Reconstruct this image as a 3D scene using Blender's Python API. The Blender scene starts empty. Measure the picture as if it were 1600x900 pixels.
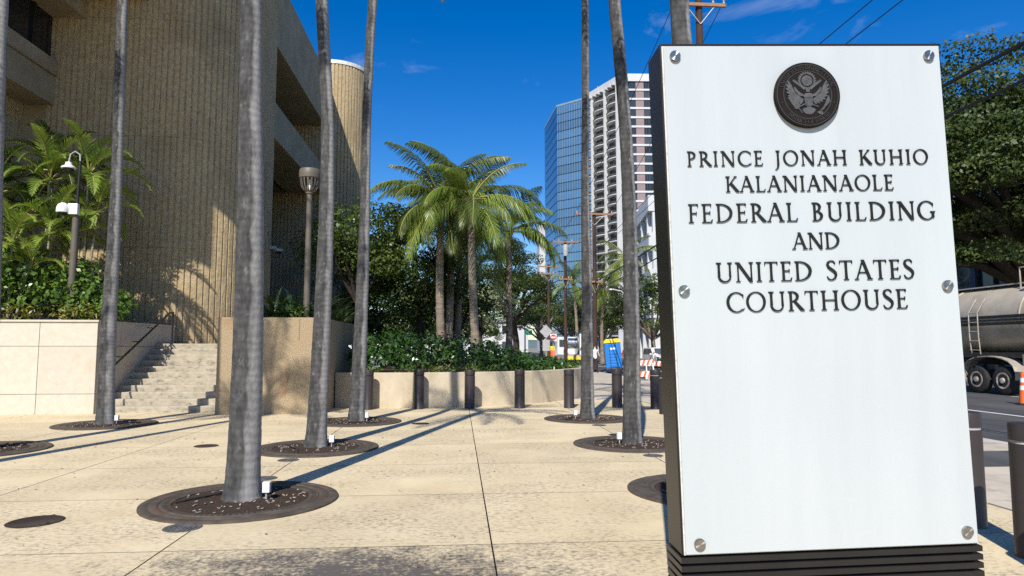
import bpy, math, random
import numpy as np
from mathutils import Vector, Matrix, Euler

random.seed(7); np.random.seed(7)
R = math.radians
scene = bpy.context.scene
COL = scene.collection

# ---------------------------------------------------------------- camera
cam_d = bpy.data.cameras.new('camera'); cam = bpy.data.objects.new('camera', cam_d); COL.objects.link(cam)
cam.location = (0, 0, 1.6); cam.rotation_euler = (R(90 + 4.98), 0, R(-4.45))
cam_d.lens = 24.0; cam_d.sensor_width = 36.0; cam_d.clip_start = 0.05; cam_d.clip_end = 6000
scene.camera = cam

# ---------------------------------------------------------------- sky, sun, exposure
SUN_AZ, SUN_EL = 16.8, 42.0
world = bpy.data.worlds.new('World'); scene.world = world; world.use_nodes = True
nt = world.node_tree; nt.nodes.clear()
wo = nt.nodes.new('ShaderNodeOutputWorld'); bg = nt.nodes.new('ShaderNodeBackground')
sky = nt.nodes.new('ShaderNodeTexSky'); sky.sky_type = 'NISHITA'; sky.sun_disc = False
sky.sun_elevation = R(SUN_EL); sky.sun_rotation = R(180 + SUN_AZ); sky.altitude = 0
sky.air_density = 1.0; sky.dust_density = 0.3; sky.ozone_density = 3.0
hs = nt.nodes.new('ShaderNodeHueSaturation'); hs.inputs['Saturation'].default_value = 1.46; hs.inputs['Value'].default_value = 1.0
hs.inputs['Hue'].default_value = 0.512
tc = nt.nodes.new('ShaderNodeTexCoord'); mp = nt.nodes.new('ShaderNodeMapping')
mp.inputs['Scale'].default_value = (1.0, 1.0, 1.9); mp.inputs['Location'].default_value = (2.35, .4, .1)
n1 = nt.nodes.new('ShaderNodeTexNoise'); n1.inputs['Scale'].default_value = 5.2; n1.inputs['Detail'].default_value = 8
n1.inputs['Roughness'].default_value = 0.62; n1.inputs['Distortion'].default_value = 0.4
cr = nt.nodes.new('ShaderNodeValToRGB'); cr.color_ramp.elements[0].position = 0.575; cr.color_ramp.elements[1].position = 0.86
cr.color_ramp.elements[0].color = (0, 0, 0, 1); cr.color_ramp.elements[1].color = (.26, .26, .26, 1)
sep = nt.nodes.new('ShaderNodeSeparateXYZ'); lo = nt.nodes.new('ShaderNodeMapRange')   # low cumulus bank near the horizon
lo.inputs['From Min'].default_value = 0.02; lo.inputs['From Max'].default_value = 0.20; lo.inputs['To Min'].default_value = 0.16; lo.inputs['To Max'].default_value = 0.0
ad = nt.nodes.new('ShaderNodeMath'); ad.operation = 'ADD'
mx = nt.nodes.new('ShaderNodeMixRGB'); mx.inputs['Color2'].default_value = (9.0, 9.3, 9.8, 1)
L = nt.links.new
L(tc.outputs['Generated'], mp.inputs['Vector']); L(mp.outputs['Vector'], n1.inputs['Vector'])
L(tc.outputs['Generated'], sep.inputs[0]); L(sep.outputs['Z'], lo.inputs['Value'])
L(n1.outputs['Fac'], ad.inputs[0]); L(lo.outputs[0], ad.inputs[1]); L(ad.outputs[0], cr.inputs['Fac'])
L(sky.outputs['Color'], hs.inputs['Color']); L(hs.outputs['Color'], mx.inputs['Color1']); L(cr.outputs['Color'], mx.inputs['Fac'])
L(mx.outputs['Color'], bg.inputs['Color']); L(bg.outputs[0], wo.inputs['Surface']); bg.inputs['Strength'].default_value = 0.118

sd = bpy.data.lights.new('sun', 'SUN'); sun = bpy.data.objects.new('sun', sd); COL.objects.link(sun)
sd.energy = 4.9; sd.angle = R(0.53); sd.color = (1.0, 0.945, 0.86)
sun.rotation_euler = Vector((math.sin(R(SUN_AZ)) * math.cos(R(SUN_EL)), math.cos(R(SUN_AZ)) * math.cos(R(SUN_EL)), -math.sin(R(SUN_EL)))).to_track_quat('-Z', 'Y').to_euler()
sun.location = (-5, -20, 30)
vs = scene.view_settings; vs.view_transform = 'Standard'; vs.look = 'None'; vs.exposure = 0.28; vs.gamma = 1.0; vs.use_curve_mapping = False
scene.render.engine = 'CYCLES'
scene.cycles.max_bounces = 6; scene.cycles.transparent_max_bounces = 4; scene.cycles.use_denoising = False; scene.cycles.use_adaptive_sampling = False; scene.cycles.diffuse_bounces = 3
scene.cycles.sample_clamp_indirect = 6

# ---------------------------------------------------------------- materials
def pmat(name, c1, c2=None, scale=4.0, rough=0.8, bump=0.0, bscale=40.0, stretch=(1, 1, 1), spec=0.4, metal=0.0, lo=0.35, hi=0.65,
         c3=None, s3=1.0, l3=0.55, h3=0.7, st3=(1, 1, 1), coat=0.0, trans=0.0, rvar=0.0, bst=(1, 1, 1), bdist=0.01, rnd=0.0):
    """Procedural material on world position: two-tone noise, an optional third stain tone, fine bump, optional leaf translucency."""
    m = bpy.data.materials.new(name); m.use_nodes = True; t = m.node_tree; k = t.links.new
    b = t.nodes['Principled BSDF']; out = t.nodes['Material Output']
    b.inputs['Roughness'].default_value = rough; b.inputs['Metallic'].default_value = metal
    b.inputs['Specular IOR Level'].default_value = spec; b.inputs['Coat Weight'].default_value = coat
    g = t.nodes.new('ShaderNodeNewGeometry')
    def noise(sc, st, det=6):
        mpn = t.nodes.new('ShaderNodeMapping'); mpn.inputs['Scale'].default_value = st; k(g.outputs['Position'], mpn.inputs['Vector'])
        n = t.nodes.new('ShaderNodeTexNoise'); n.inputs['Scale'].default_value = sc; n.inputs['Detail'].default_value = det; n.inputs['Roughness'].default_value = 0.62
        k(mpn.outputs['Vector'], n.inputs['Vector']); return n
    def ramp(n, a, c, ca, cb):
        r = t.nodes.new('ShaderNodeValToRGB'); e = r.color_ramp.elements
        e[0].position, e[1].position = a, c; e[0].color = (*ca, 1); e[1].color = (*cb, 1); k(n.outputs['Fac'], r.inputs['Fac']); return r
    col = None
    if c2 is None:
        b.inputs['Base Color'].default_value = (*c1, 1)
    else:
        col = ramp(noise(scale, stretch), lo, hi, c1, c2).outputs['Color']
        if c3 is not None:
            f = ramp(noise(s3, st3), l3, h3, (0, 0, 0), (1, 1, 1))
            x = t.nodes.new('ShaderNodeMixRGB'); k(f.outputs['Color'], x.inputs['Fac']); k(col, x.inputs['Color1']); x.inputs['Color2'].default_value = (*c3, 1); col = x.outputs['Color']
        if rnd:
            oi = t.nodes.new('ShaderNodeObjectInfo'); mr = t.nodes.new('ShaderNodeMapRange'); k(oi.outputs['Random'], mr.inputs['Value'])
            mr.inputs['To Min'].default_value = 1 - rnd; mr.inputs['To Max'].default_value = 1 + rnd
            x = t.nodes.new('ShaderNodeVectorMath'); x.operation = 'SCALE'; k(col, x.inputs[0]); k(mr.outputs[0], x.inputs['Scale']); col = x.outputs[0]
        k(col, b.inputs['Base Color'])
    if bump:
        bn = noise(bscale, bst, 5); bp = t.nodes.new('ShaderNodeBump'); bp.inputs['Strength'].default_value = bump; bp.inputs['Distance'].default_value = bdist
        k(bn.outputs['Fac'], bp.inputs['Height']); k(bp.outputs['Normal'], b.inputs['Normal'])
    if trans:
        tr = t.nodes.new('ShaderNodeBsdfTranslucent'); mxs = t.nodes.new('ShaderNodeMixShader'); mxs.inputs['Fac'].default_value = trans
        if col is not None: k(col, tr.inputs['Color'])
        else: tr.inputs['Color'].default_value = (*c1, 1)
        k(b.outputs[0], mxs.inputs[1]); k(tr.outputs[0], mxs.inputs[2]); k(mxs.outputs[0], out.inputs['Surface'])
    return m

MT = {}
def leafmat(n, a, c, sc=1.3, rough=.45, trans=.25, spec=.4): MT[n] = pmat(n, a, c, scale=sc, rough=rough, trans=trans, spec=spec, lo=.3, hi=.7)

# ---------------------------------------------------------------- mesh builder
WORLD = {}     # world location of the Empties and roots, so that world coordinates can be given for their parts
def wloc(o):
    p = Vector((0, 0, 0))
    while o is not None: p += o.location; o = o.parent
    return p

class MB:
    def __init__(s): s.v = []; s.f = []; s.mi = []; s.cur = 0
    def add(s, vs, fs):
        n = len(s.v); s.v.extend(tuple(map(float, q)) for q in vs); s.f.extend(tuple(n + i for i in f) for f in fs); s.mi.extend([s.cur] * len(fs)); return s
    def box(s, x0, x1, y0, y1, z0, z1):
        return s.add([(x0, y0, z0), (x1, y0, z0), (x1, y1, z0), (x0, y1, z0), (x0, y0, z1), (x1, y0, z1), (x1, y1, z1), (x0, y1, z1)],
                     [(0, 3, 2, 1), (4, 5, 6, 7), (0, 1, 5, 4), (1, 2, 6, 5), (2, 3, 7, 6), (3, 0, 4, 7)])
    def obox(s, c, ax, ay, az):      # oriented box: centre and three half-axis vectors
        c, ax, ay, az = map(Vector, (c, ax, ay, az))
        return s.add([c + i * ax + j * ay + k * az for k in (-1, 1) for (i, j) in ((-1, -1), (1, -1), (1, 1), (-1, 1))],
                     [(0, 3, 2, 1), (4, 5, 6, 7), (0, 1, 5, 4), (1, 2, 6, 5), (2, 3, 7, 6), (3, 0, 4, 7)])
    def prism(s, poly, z0, z1, f=None):   # polygon (x, y) counter-clockwise extruded z0..z1; f maps (x, y, z) elsewhere
        n = len(poly); f = f or (lambda x, y, z: (x, y, z))
        vs = [f(x, y, z0) for x, y in poly] + [f(x, y, z1) for x, y in poly]
        return s.add(vs, [tuple(range(n - 1, -1, -1)), tuple(range(n, 2 * n))] + [(i, (i + 1) % n, n + (i + 1) % n, n + i) for i in range(n)])
    def strip(s, a, c, z0, z1, f=None):   # ribbon between two equally long outlines, extruded
        n = len(a); f = f or (lambda x, y, z: (x, y, z)); vs = []
        for z in (z0, z1): vs += [f(x, y, z) for x, y in a] + [f(x, y, z) for x, y in c]
        fs = []
        for i in range(n - 1):
            fs += [(2 * n + i, 2 * n + i + 1, 3 * n + i + 1, 3 * n + i), (i, n + i, n + i + 1, i + 1), (i, i + 1, 2 * n + i + 1, 2 * n + i), (n + i, 3 * n + i, 3 * n + i + 1, n + i + 1)]
        fs += [(0, 2 * n, 3 * n, n), (n - 1, 2 * n - 1, 4 * n - 1, 3 * n - 1)]
        return s.add(vs, fs)
    def tube(s, pts, rad, n=8, cap=True):
        pts = [Vector(p) for p in pts]; rad = rad if hasattr(rad, '__len__') else [rad] * len(pts)
        vs = []; ref = None
        for i, p in enumerate(pts):
            d = (pts[min(i + 1, len(pts) - 1)] - pts[max(i - 1, 0)]).normalized()
            if ref is None: ref = Vector((1, 0, 0)) if abs(d.x) < .8 else Vector((0, 1, 0))
            u = (ref - d * ref.dot(d)).normalized(); w = d.cross(u); ref = u
            vs += [p + (u * math.cos(2 * math.pi * j / n) + w * math.sin(2 * math.pi * j / n)) * rad[i] for j in range(n)]
        fs = [(i * n + j, i * n + (j + 1) % n, (i + 1) * n + (j + 1) % n, (i + 1) * n + j) for i in range(len(pts) - 1) for j in range(n)]
        if cap: fs += [tuple(range(n - 1, -1, -1)), tuple((len(pts) - 1) * n + j for j in range(n))]
        return s.add(vs, fs)
    def lathe(s, prof, n=24, c=(0, 0, 0), f=None):   # profile (r, z) bottom to top
        f = f or (lambda x, y, z: (c[0] + x, c[1] + y, c[2] + z)); vs = []
        for r, z in prof: vs += [f(r * math.cos(2 * math.pi * j / n), r * math.sin(2 * math.pi * j / n), z) for j in range(n)]
        fs = [(i * n + j, i * n + (j + 1) % n, (i + 1) * n + (j + 1) % n, (i + 1) * n + j) for i in range(len(prof) - 1) for j in range(n)]
        fs += [tuple(range(n - 1, -1, -1)), tuple((len(prof) - 1) * n + j for j in range(n))]
        return s.add(vs, fs)
    def mesh(s, name, off=(0, 0, 0)):
        m = bpy.data.meshes.new(name); o = off
        m.from_pydata([(a - o[0], b - o[1], c - o[2]) for a, b, c in s.v], [], s.f); return m
    def build(s, name, mat, parent=None, smooth=False, bevel=0.0, origin=None):
        off = wloc(parent) if parent is not None else Vector(origin or (0, 0, 0))
        m = s.mesh(name, off)
        for q in (mat if isinstance(mat, (list, tuple)) else [mat]): m.materials.append(MT[q] if isinstance(q, str) else q)
        if any(s.mi): m.polygons.foreach_set('material_index', s.mi)
        if smooth:
            m.polygons.foreach_set('use_smooth', [True] * len(m.polygons)); m.set_sharp_from_angle(angle=R(40))
        o = bpy.data.objects.new(name, m); COL.objects.link(o); o.parent = parent
        if parent is None and origin: o.location = origin
        if bevel:
            bv = o.modifiers.new('bevel', 'BEVEL'); bv.width = bevel; bv.segments = 2; bv.limit_method = 'ANGLE'; bv.angle_limit = R(50)
        return o

def tag(o, label=None, cat=None, group=None, kind=None):
    if label: o['label'] = label
    if cat: o['category'] = cat
    if group: o['group'] = group
    if kind: o['kind'] = kind
    return o
def thing(name, label, cat, loc=(0, 0, 0), group=None, rz=0.0):
    o = bpy.data.objects.new(name, None); COL.objects.link(o); o.location = loc; o.rotation_euler = (0, 0, rz); o.empty_display_size = .2
    return tag(o, label, cat, group)
def copy_tree(o, parent=None):
    c = o.copy(); COL.objects.link(c); c.parent = parent
    for ch in list(o.children): copy_tree(ch, c)
    return c
def place(o, loc, rz=0.0, label=None, sc=1.0):
    o.location = loc; o.rotation_euler = (0, 0, rz); o.scale = (sc, sc, sc)
    if label: o['label'] = label
    return o
def inst(mesh, name, parent, loc=(0, 0, 0), rot=(0, 0, 0), sc=(1, 1, 1)):
    o = bpy.data.objects.new(name, mesh); COL.objects.link(o); o.parent = parent; o.location = loc; o.rotation_euler = rot; o.scale = sc; return o

# ---------------------------------------------------------------- foliage helpers
def leaf_mesh(name, P, N, size, mat, aspect=.5, jitter=.5, fold=.15, off=(0, 0, 0), droop=0.0):
    """One mesh of leaf-shaped quads at points P with rough facing N."""
    P = np.asarray(P, float); N = np.asarray(N, float); n = len(P); rs = np.random.RandomState(n % 9973 + 3)
    N = N + rs.normal(0, jitter, (n, 3)); N /= np.linalg.norm(N, axis=1, keepdims=True) + 1e-9
    T = rs.normal(0, 1, (n, 3)); T[:, 2] -= droop; T -= N * (T * N).sum(1, keepdims=True); T /= np.linalg.norm(T, axis=1, keepdims=True) + 1e-9
    B = np.cross(N, T); sz = size * rs.uniform(.65, 1.35, (n, 1)); w = sz * aspect
    V = np.empty((n, 4, 3)); V[:, 0] = P - T * sz * .5; V[:, 2] = P + T * sz * .5 - N * sz * fold
    V[:, 1] = P + B * w * .5 + N * sz * fold * .4 - T * sz * .06; V[:, 3] = P - B * w * .5 + N * sz * fold * .4 - T * sz * .06
    V = V.reshape(-1, 3) - np.asarray(off, float)
    m = bpy.data.meshes.new(name); m.vertices.add(4 * n); m.vertices.foreach_set('co', V.ravel())
    m.loops.add(4 * n); m.loops.foreach_set('vertex_index', np.arange(4 * n, dtype=np.int32))
    m.polygons.add(n); m.polygons.foreach_set('loop_start', np.arange(0, 4 * n, 4, dtype=np.int32)); m.polygons.foreach_set('loop_total', np.full(n, 4, dtype=np.int32))
    m.update(calc_edges=True); m.materials.append(MT[mat] if isinstance(mat, str) else mat); return m
def ell_points(clumps, per, shell=.6, up=.35):
    """Points in ellipsoid clumps (cx, cy, cz, rx, ry, rz), most of them near the surface."""
    Ps, Ns = [], []
    for c in clumps:
        n = max(4, int(per * (c[3] * c[4] * c[5]) ** (2 / 3.)))
        d = np.random.normal(0, 1, (n, 3)); d /= np.linalg.norm(d, axis=1, keepdims=True)
        r = shell + (1 - shell) * np.random.rand(n, 1) ** .6
        r *= 1 + .18 * np.sin(5 * d[:, :1] + 3 * c[0]) * np.cos(4 * d[:, 1:2] + 7 * d[:, 2:3])
        Ps.append(np.array(c[:3]) + d * r * np.array(c[3:6])); dn = d.copy(); dn[:, 2] += up; Ns.append(dn)
    return np.vstack(Ps), np.vstack(Ns)
def leaf_obj(name, P, N, size, mat, parent=None, **k):
    off = wloc(parent) if parent is not None else (0, 0, 0)
    o = bpy.data.objects.new(name, leaf_mesh(name, P, N, size, mat, off=off, **k)); COL.objects.link(o); o.parent = parent; return o

def frond_mesh(name, L_, elev, curl, nl, ll, mats, width=.035, hang=.6, seed=0, vee=.35, tipk=.35):
    """A feather palm leaf: arched stalk from the origin along +X and two rows of narrow hanging leaflets."""
    rs = random.Random(seed); b = MB(); pts = []; p = Vector((0, 0, 0)); a = elev; K = 16
    for i in range(K + 1):
        pts.append(p.copy()); p = p + Vector((math.cos(a), 0, math.sin(a))) * (L_ / K); a -= curl / K * (0.5 + 1.3 * i / K)
    b.cur = 1; b.tube(pts, [.028 * (1 - .85 * i / K) + .004 for i in range(K + 1)], n=4); b.cur = 0
    for i in range(nl):
        t = .16 + .84 * (i + .5) / nl; q = t * K; j = min(int(q), K - 1); base = pts[j].lerp(pts[j + 1], q - j); d = (pts[j + 1] - pts[j]).normalized()
        up = Vector((-d.z, 0, d.x)); l = ll * (math.sin(math.pi * min(1, t * .80 + .16)) ** .7) * (1 - tipk * t * t)
        for s in (-1, 1):
            l2 = l * rs.uniform(.85, 1.1); ang = R(rs.uniform(48, 64)) * (1 - .45 * t)
            dr = (d * math.cos(ang) + Vector((0, s, 0)) * math.sin(ang) * math.cos(vee) + up * math.sin(vee) * math.sin(ang)).normalized()
            m1 = base + dr * l2 * .5 + Vector((0, 0, -hang * l2 * .12)); tip = base + dr * l2 * .86 + Vector((0, rs.uniform(-.04, .04), -hang * l2 * .62))
            w = d * width * .5
            b.add([base - w * .7, base + w * .7, m1 + w, m1 - w, tip], [(0, 1, 2, 3), (3, 2, 4)])
    m = b.mesh(name)
    for q in mats: m.materials.append(MT[q])
    m.polygons.foreach_set('material_index', b.mi); return m
# ---------------------------------------------------------------- shared materials
def slab_mat(name, ca, cb, dark, amount, patch_lo, patch_hi, rnd):
    """Exposed concrete: soft two-tone, fine dark pits and streaks gathered in patches, fine grain relief."""
    m = pmat(name, ca, cb, scale=1.1, rough=.9, bump=.5, bscale=110, bdist=.004, rnd=rnd); t = m.node_tree; k = t.links.new; b = t.nodes['Principled BSDF']; src = b.inputs['Base Color'].links[0].from_socket
    g = t.nodes.new('ShaderNodeNewGeometry')
    def nz(sc, st, det, lo, hi, mx=1.0):
        mpn = t.nodes.new('ShaderNodeMapping'); mpn.inputs['Scale'].default_value = st; k(g.outputs['Position'], mpn.inputs[0]); n = t.nodes.new('ShaderNodeTexNoise'); n.inputs['Scale'].default_value = sc; n.inputs['Detail'].default_value = det; n.inputs['Roughness'].default_value = .68; k(mpn.outputs[0], n.inputs['Vector'])
        r = t.nodes.new('ShaderNodeMapRange'); r.inputs['From Min'].default_value = lo; r.inputs['From Max'].default_value = hi; r.inputs['To Max'].default_value = mx; k(n.outputs['Fac'], r.inputs['Value']); return r.outputs[0]
    pits = nz(21, (.8, 1.25, 1), 12, .47, .62); patch = nz(.9, (.75, 1.15, 1), 5, patch_lo, patch_hi, amount); grain = nz(70, (1, 1, 1), 3, .56, .72, .22)
    mu = t.nodes.new('ShaderNodeMath'); mu.operation = 'MULTIPLY'; k(pits, mu.inputs[0]); k(patch, mu.inputs[1]); mm = t.nodes.new('ShaderNodeMath'); mm.operation = 'MAXIMUM'; k(mu.outputs[0], mm.inputs[0]); k(grain, mm.inputs[1])
    x = t.nodes.new('ShaderNodeMixRGB'); k(mm.outputs[0], x.inputs['Fac']); k(src, x.inputs['Color1']); x.inputs['Color2'].default_value = (*dark, 1); k(x.outputs[0], b.inputs['Base Color']); return m
MT['slab'] = slab_mat('exposed_concrete_slab', (.62, .505, .31), (.71, .595, .38), (.17, .145, .115), .85, .36, .62, .05)
MT['slab_stained'] = slab_mat('mildewed_concrete_slab', (.61, .495, .30), (.70, .585, .375), (.17, .145, .115), .85, .36, .62, 0)
def mildew(m):
    """A grey mildew patch with its own ragged shape, spread round one spot of the paving."""
    t = m.node_tree; k = t.links.new; b = t.nodes['Principled BSDF']; src = b.inputs['Base Color'].links[0].from_socket; g = t.nodes.new('ShaderNodeNewGeometry')
    mpn = t.nodes.new('ShaderNodeMapping'); mpn.vector_type = 'POINT'; mpn.inputs['Location'].default_value = (.80 / 1.75, -4.75 / 1.35, 0); mpn.inputs['Scale'].default_value = (1 / 1.75, 1 / 1.35, 0); k(g.outputs['Position'], mpn.inputs[0])
    ln = t.nodes.new('ShaderNodeVectorMath'); ln.operation = 'LENGTH'; k(mpn.outputs[0], ln.inputs[0])
    def nz(sc, det):
        n = t.nodes.new('ShaderNodeTexNoise'); n.inputs['Scale'].default_value = sc; n.inputs['Detail'].default_value = det; n.inputs['Roughness'].default_value = .7; k(g.outputs['Position'], n.inputs['Vector']); return n.outputs['Fac']
    a1 = t.nodes.new('ShaderNodeMath'); a1.operation = 'MULTIPLY_ADD'; a1.inputs[1].default_value = 1.5; k(nz(3.2, 4), a1.inputs[0]); a1.inputs[2].default_value = .38
    s1 = t.nodes.new('ShaderNodeMath'); s1.operation = 'SUBTRACT'; k(a1.outputs[0], s1.inputs[0]); k(ln.outputs['Value'], s1.inputs[1])
    a2 = t.nodes.new('ShaderNodeMath'); a2.operation = 'MULTIPLY_ADD'; a2.inputs[1].default_value = 2.6; k(nz(24, 8), a2.inputs[0]); a2.inputs[2].default_value = -1.3
    s2 = t.nodes.new('ShaderNodeMath'); s2.operation = 'ADD'; k(s1.outputs[0], s2.inputs[0]); k(a2.outputs[0], s2.inputs[1])
    r = t.nodes.new('ShaderNodeMapRange'); r.inputs['From Min'].default_value = .05; r.inputs['From Max'].default_value = .75; r.inputs['To Max'].default_value = .96; k(s2.outputs[0], r.inputs['Value'])
    x = t.nodes.new('ShaderNodeMixRGB'); k(r.outputs[0], x.inputs['Fac']); k(src, x.inputs['Color1']); x.inputs['Color2'].default_value = (.085, .077, .07, 1); k(x.outputs[0], b.inputs['Base Color'])
mildew(MT['slab_stained'])
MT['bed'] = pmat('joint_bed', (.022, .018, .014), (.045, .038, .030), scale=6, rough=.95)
MT['earth'] = pmat('far_ground', (.20, .185, .15), (.27, .25, .21), scale=.15, rough=.95)
MT['walk'] = pmat('sidewalk_concrete', (.46, .40, .31), (.56, .49, .38), scale=.8, rough=.9, bump=.2, bscale=60, bdist=.004, c3=(.34, .30, .25), s3=2.2, l3=.52, h3=.68, rnd=.04)
MT['asphalt'] = pmat('asphalt', (.050, .050, .052), (.085, .083, .080), scale=.7, rough=.9, bump=.5, bscale=120, bdist=.006, c3=(.12, .115, .105), s3=.5, l3=.5, h3=.8, st3=(3, .15, 1))
MT['paint'] = pmat('road_paint', (.62, .62, .58), (.40, .40, .38), scale=5, rough=.8, lo=.5, hi=.8)
MT['yellow_paint'] = pmat('yellow_paint', (.60, .42, .05), (.35, .25, .06), scale=8, rough=.8)
MT['curb'] = pmat('kerb_concrete', (.40, .37, .32), (.52, .48, .42), scale=2, rough=.9)
MT['panel'] = pmat('pale_stone_panel', (.52, .465, .37), (.575, .52, .425), scale=7, rough=.8, bump=.25, bscale=70, bdist=.003, c3=(.55, .41, .25), s3=.6, l3=.58, h3=.8, rnd=.03)
MT['panel_back'] = pmat('panel_joint', (.22, .17, .11), (.3, .24, .16), scale=5, rough=.95)
MT['aggregate'] = pmat('aggregate_wall', (.225, .165, .098), (.46, .355, .22), scale=38, rough=.9, bump=.6, bscale=60, bdist=.01, c3=(.30, .13, .035), s3=.8, l3=.56, h3=.74, st3=(1.4, 1.4, .9))
MT['planter'] = pmat('planter_concrete', (.47, .40, .28), (.57, .49, .36), scale=3, rough=.9, bump=.3, bscale=70, bdist=.004, c3=(.36, .30, .21), s3=1.1, l3=.55, h3=.75, st3=(1, 1, .3))
MT['step'] = pmat('worn_step_concrete', (.36, .315, .235), (.47, .42, .325), scale=5, rough=.92, bump=.3, bscale=60, bdist=.004, c3=(.17, .155, .125), s3=9, l3=.52, h3=.72, st3=(.6, 1, 1.2))
MT['rib'] = pmat('split_rib_concrete', (.365, .275, .152), (.52, .41, .245), scale=9, rough=.95, bump=.7, bscale=22, bdist=.03, bst=(1, 1, .7), c3=(.28, .215, .125), s3=.45, l3=.5, h3=.8)
MT['facade'] = pmat('smooth_facade_concrete', (.30, .235, .145), (.39, .315, .205), scale=1.2, rough=.88, bump=.15, bscale=30, bdist=.005, c3=(.20, .18, .14), s3=1.6, l3=.55, h3=.8, st3=(1.5, 1.5, .35))
MT['coping'] = pmat('white_coping', (.72, .70, .66), (.62, .60, .56), scale=3, rough=.6)
MT['dark_glass'] = pmat('dark_glazing', (.012, .013, .015), (.02, .022, .026), scale=1, rough=.12, spec=.5)
MT['soil'] = pmat('bark_mulch', (.028, .017, .010), (.075, .045, .028), scale=45, rough=1.0, bump=1.0, bscale=60, bdist=.03, c3=(.40, .36, .30), s3=42, l3=.66, h3=.69)
MT['iron'] = pmat('rusted_cast_iron', (.058, .046, .036), (.105, .085, .062), scale=7, rough=.75, bump=.3, bscale=50, bdist=.004, c3=(.10, .05, .03), s3=3, l3=.55, h3=.75)
MT['bronze'] = pmat('bollard_bronze_paint', (.034, .027, .027), (.043, .034, .034), scale=2, rough=.42, spec=.4)
MT['band'] = pmat('reflective_band', (.42, .42, .42), (.55, .55, .55), scale=9, rough=.4)
MT['black'] = pmat('black_metal', (.012, .012, .013), (.020, .020, .021), scale=6, rough=.4)
MT['rubber'] = pmat('black_rubber', (.016, .016, .017), (.032, .031, .030), scale=9, rough=.85)
MT['steel'] = pmat('brushed_steel', (.50, .49, .47), (.62, .61, .58), scale=8, rough=.3, metal=1.0)
MT['grey_metal'] = pmat('grey_metal', (.32, .32, .32), (.42, .42, .42), scale=4, rough=.5)
MT['white_paint'] = pmat('white_paint', (.72, .72, .70), (.80, .80, .78), scale=3, rough=.45)
MT['taupe'] = pmat('taupe_paint', (.105, .090, .070), (.13, .112, .09), scale=3, rough=.5)

def structure(o): return tag(o, kind='structure')

# ---------------------------------------------------------------- ground, plaza, sidewalk, road
structure(MB().add([(-900, -60, -.20), (900, -60, -.20), (900, 2500, -.20), (-900, 2500, -.20)], [(0, 1, 2, 3)]).build('ground', 'earth'))
hp = [(-1400 + 140 * k, 1500 + 60 * math.sin(k * 1.7), 26 + 16 * math.sin(k * .9) + 9 * math.sin(k * 2.3)) for k in range(21)]
MT['hill'] = pmat('distant_hill', (.10, .145, .14), (.13, .175, .165), scale=.01, rough=1)
structure(MB().add([(x, y, -.5) for x, y, z in hp] + [(x, y + 60, z) for x, y, z in hp] + [(x, y + 400, -.5) for x, y, z in hp], [(k, k + 1, 22 + k, 21 + k) for k in range(20)] + [(21 + k, 22 + k, 43 + k, 42 + k) for k in range(20)]).build('hills', 'hill', smooth=True))
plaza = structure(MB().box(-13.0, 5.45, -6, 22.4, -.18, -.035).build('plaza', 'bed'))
XJ = [-12.75, -10.15, -7.55, -4.95, -2.33, .28, 2.88, 5.43]; YJ = [-5.83, -3.90, -1.97, -.04, 1.88, 3.80, 5.73, 7.67, 9.62, 11.57, 13.5, 15.42, 17.34, 19.26, 21.2]
slab_meshes = {}
for i in range(len(XJ) - 1):
    for j in range(len(YJ) - 1):
        w, h = XJ[i + 1] - XJ[i] - .008, YJ[j + 1] - YJ[j] - .007
        key = (round(w, 2), round(h, 2), (i, j) in ((3, 5), (4, 5), (5, 5)))
        if key not in slab_meshes:
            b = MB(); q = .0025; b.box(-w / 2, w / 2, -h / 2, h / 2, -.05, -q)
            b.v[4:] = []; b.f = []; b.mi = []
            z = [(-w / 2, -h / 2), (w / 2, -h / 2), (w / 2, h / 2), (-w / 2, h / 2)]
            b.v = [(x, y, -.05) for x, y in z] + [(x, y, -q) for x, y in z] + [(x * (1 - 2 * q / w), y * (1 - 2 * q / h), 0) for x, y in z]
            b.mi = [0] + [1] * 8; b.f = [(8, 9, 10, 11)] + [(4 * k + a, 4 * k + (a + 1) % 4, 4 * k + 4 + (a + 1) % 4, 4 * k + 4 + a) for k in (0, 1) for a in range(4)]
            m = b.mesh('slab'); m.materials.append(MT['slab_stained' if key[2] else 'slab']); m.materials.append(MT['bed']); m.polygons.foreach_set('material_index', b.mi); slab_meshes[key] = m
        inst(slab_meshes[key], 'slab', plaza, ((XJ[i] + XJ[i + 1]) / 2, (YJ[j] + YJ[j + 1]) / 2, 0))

walk = structure(MB().box(5.46, 9.1, -6, 120, -.18, -.035).build('sidewalk', 'bed'))
b = MB(); b.box(-1.79, 1.79, -1.2, 1.2, -.04, -.004); wm = b.mesh('sidewalk_slab'); wm.materials.append(MT['walk'])
for k in range(26): inst(wm, 'sidewalk_slab', walk, (7.28, -4 + 2.412 * k, 0))
structure(MB().box(5.5, 9.06, 57.6, 120, -.03, -.004).build('far_sidewalk', 'walk'))
structure(MB().box(2.6, 5.455, 21.205, 120, -.03, -.006).build('planter_side_path', 'walk'))
structure(MB().box(6.6, 9.04, 8.85, 10.15, -.003, .004).build('asphalt_patch', 'asphalt'))
structure(MB().box(9.1, 9.32, -6, 160, -.19, 0.0).build('kerb', 'curb', bevel=.02))
structure(MB().add([(9.3, -6, -.13), (26, -6, -.13), (26, 400, -.13), (9.3, 400, -.13)], [(0, 1, 2, 3)]).build('road', 'asphalt'))
structure(MB().box(26, 30, -6, 160, -.19, -.005).build('far_kerb_and_walk', 'walk'))
structure(MB().box(14.05, 14.2, -6, 120, -.128, -.124).build('lane_line', 'paint'))
for k in range(10): structure(MB().box(19.5, 19.63, 2 + 9 * k, 5 + 9 * k, -.128, -.124).build('lane_dash', 'paint'))
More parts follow.
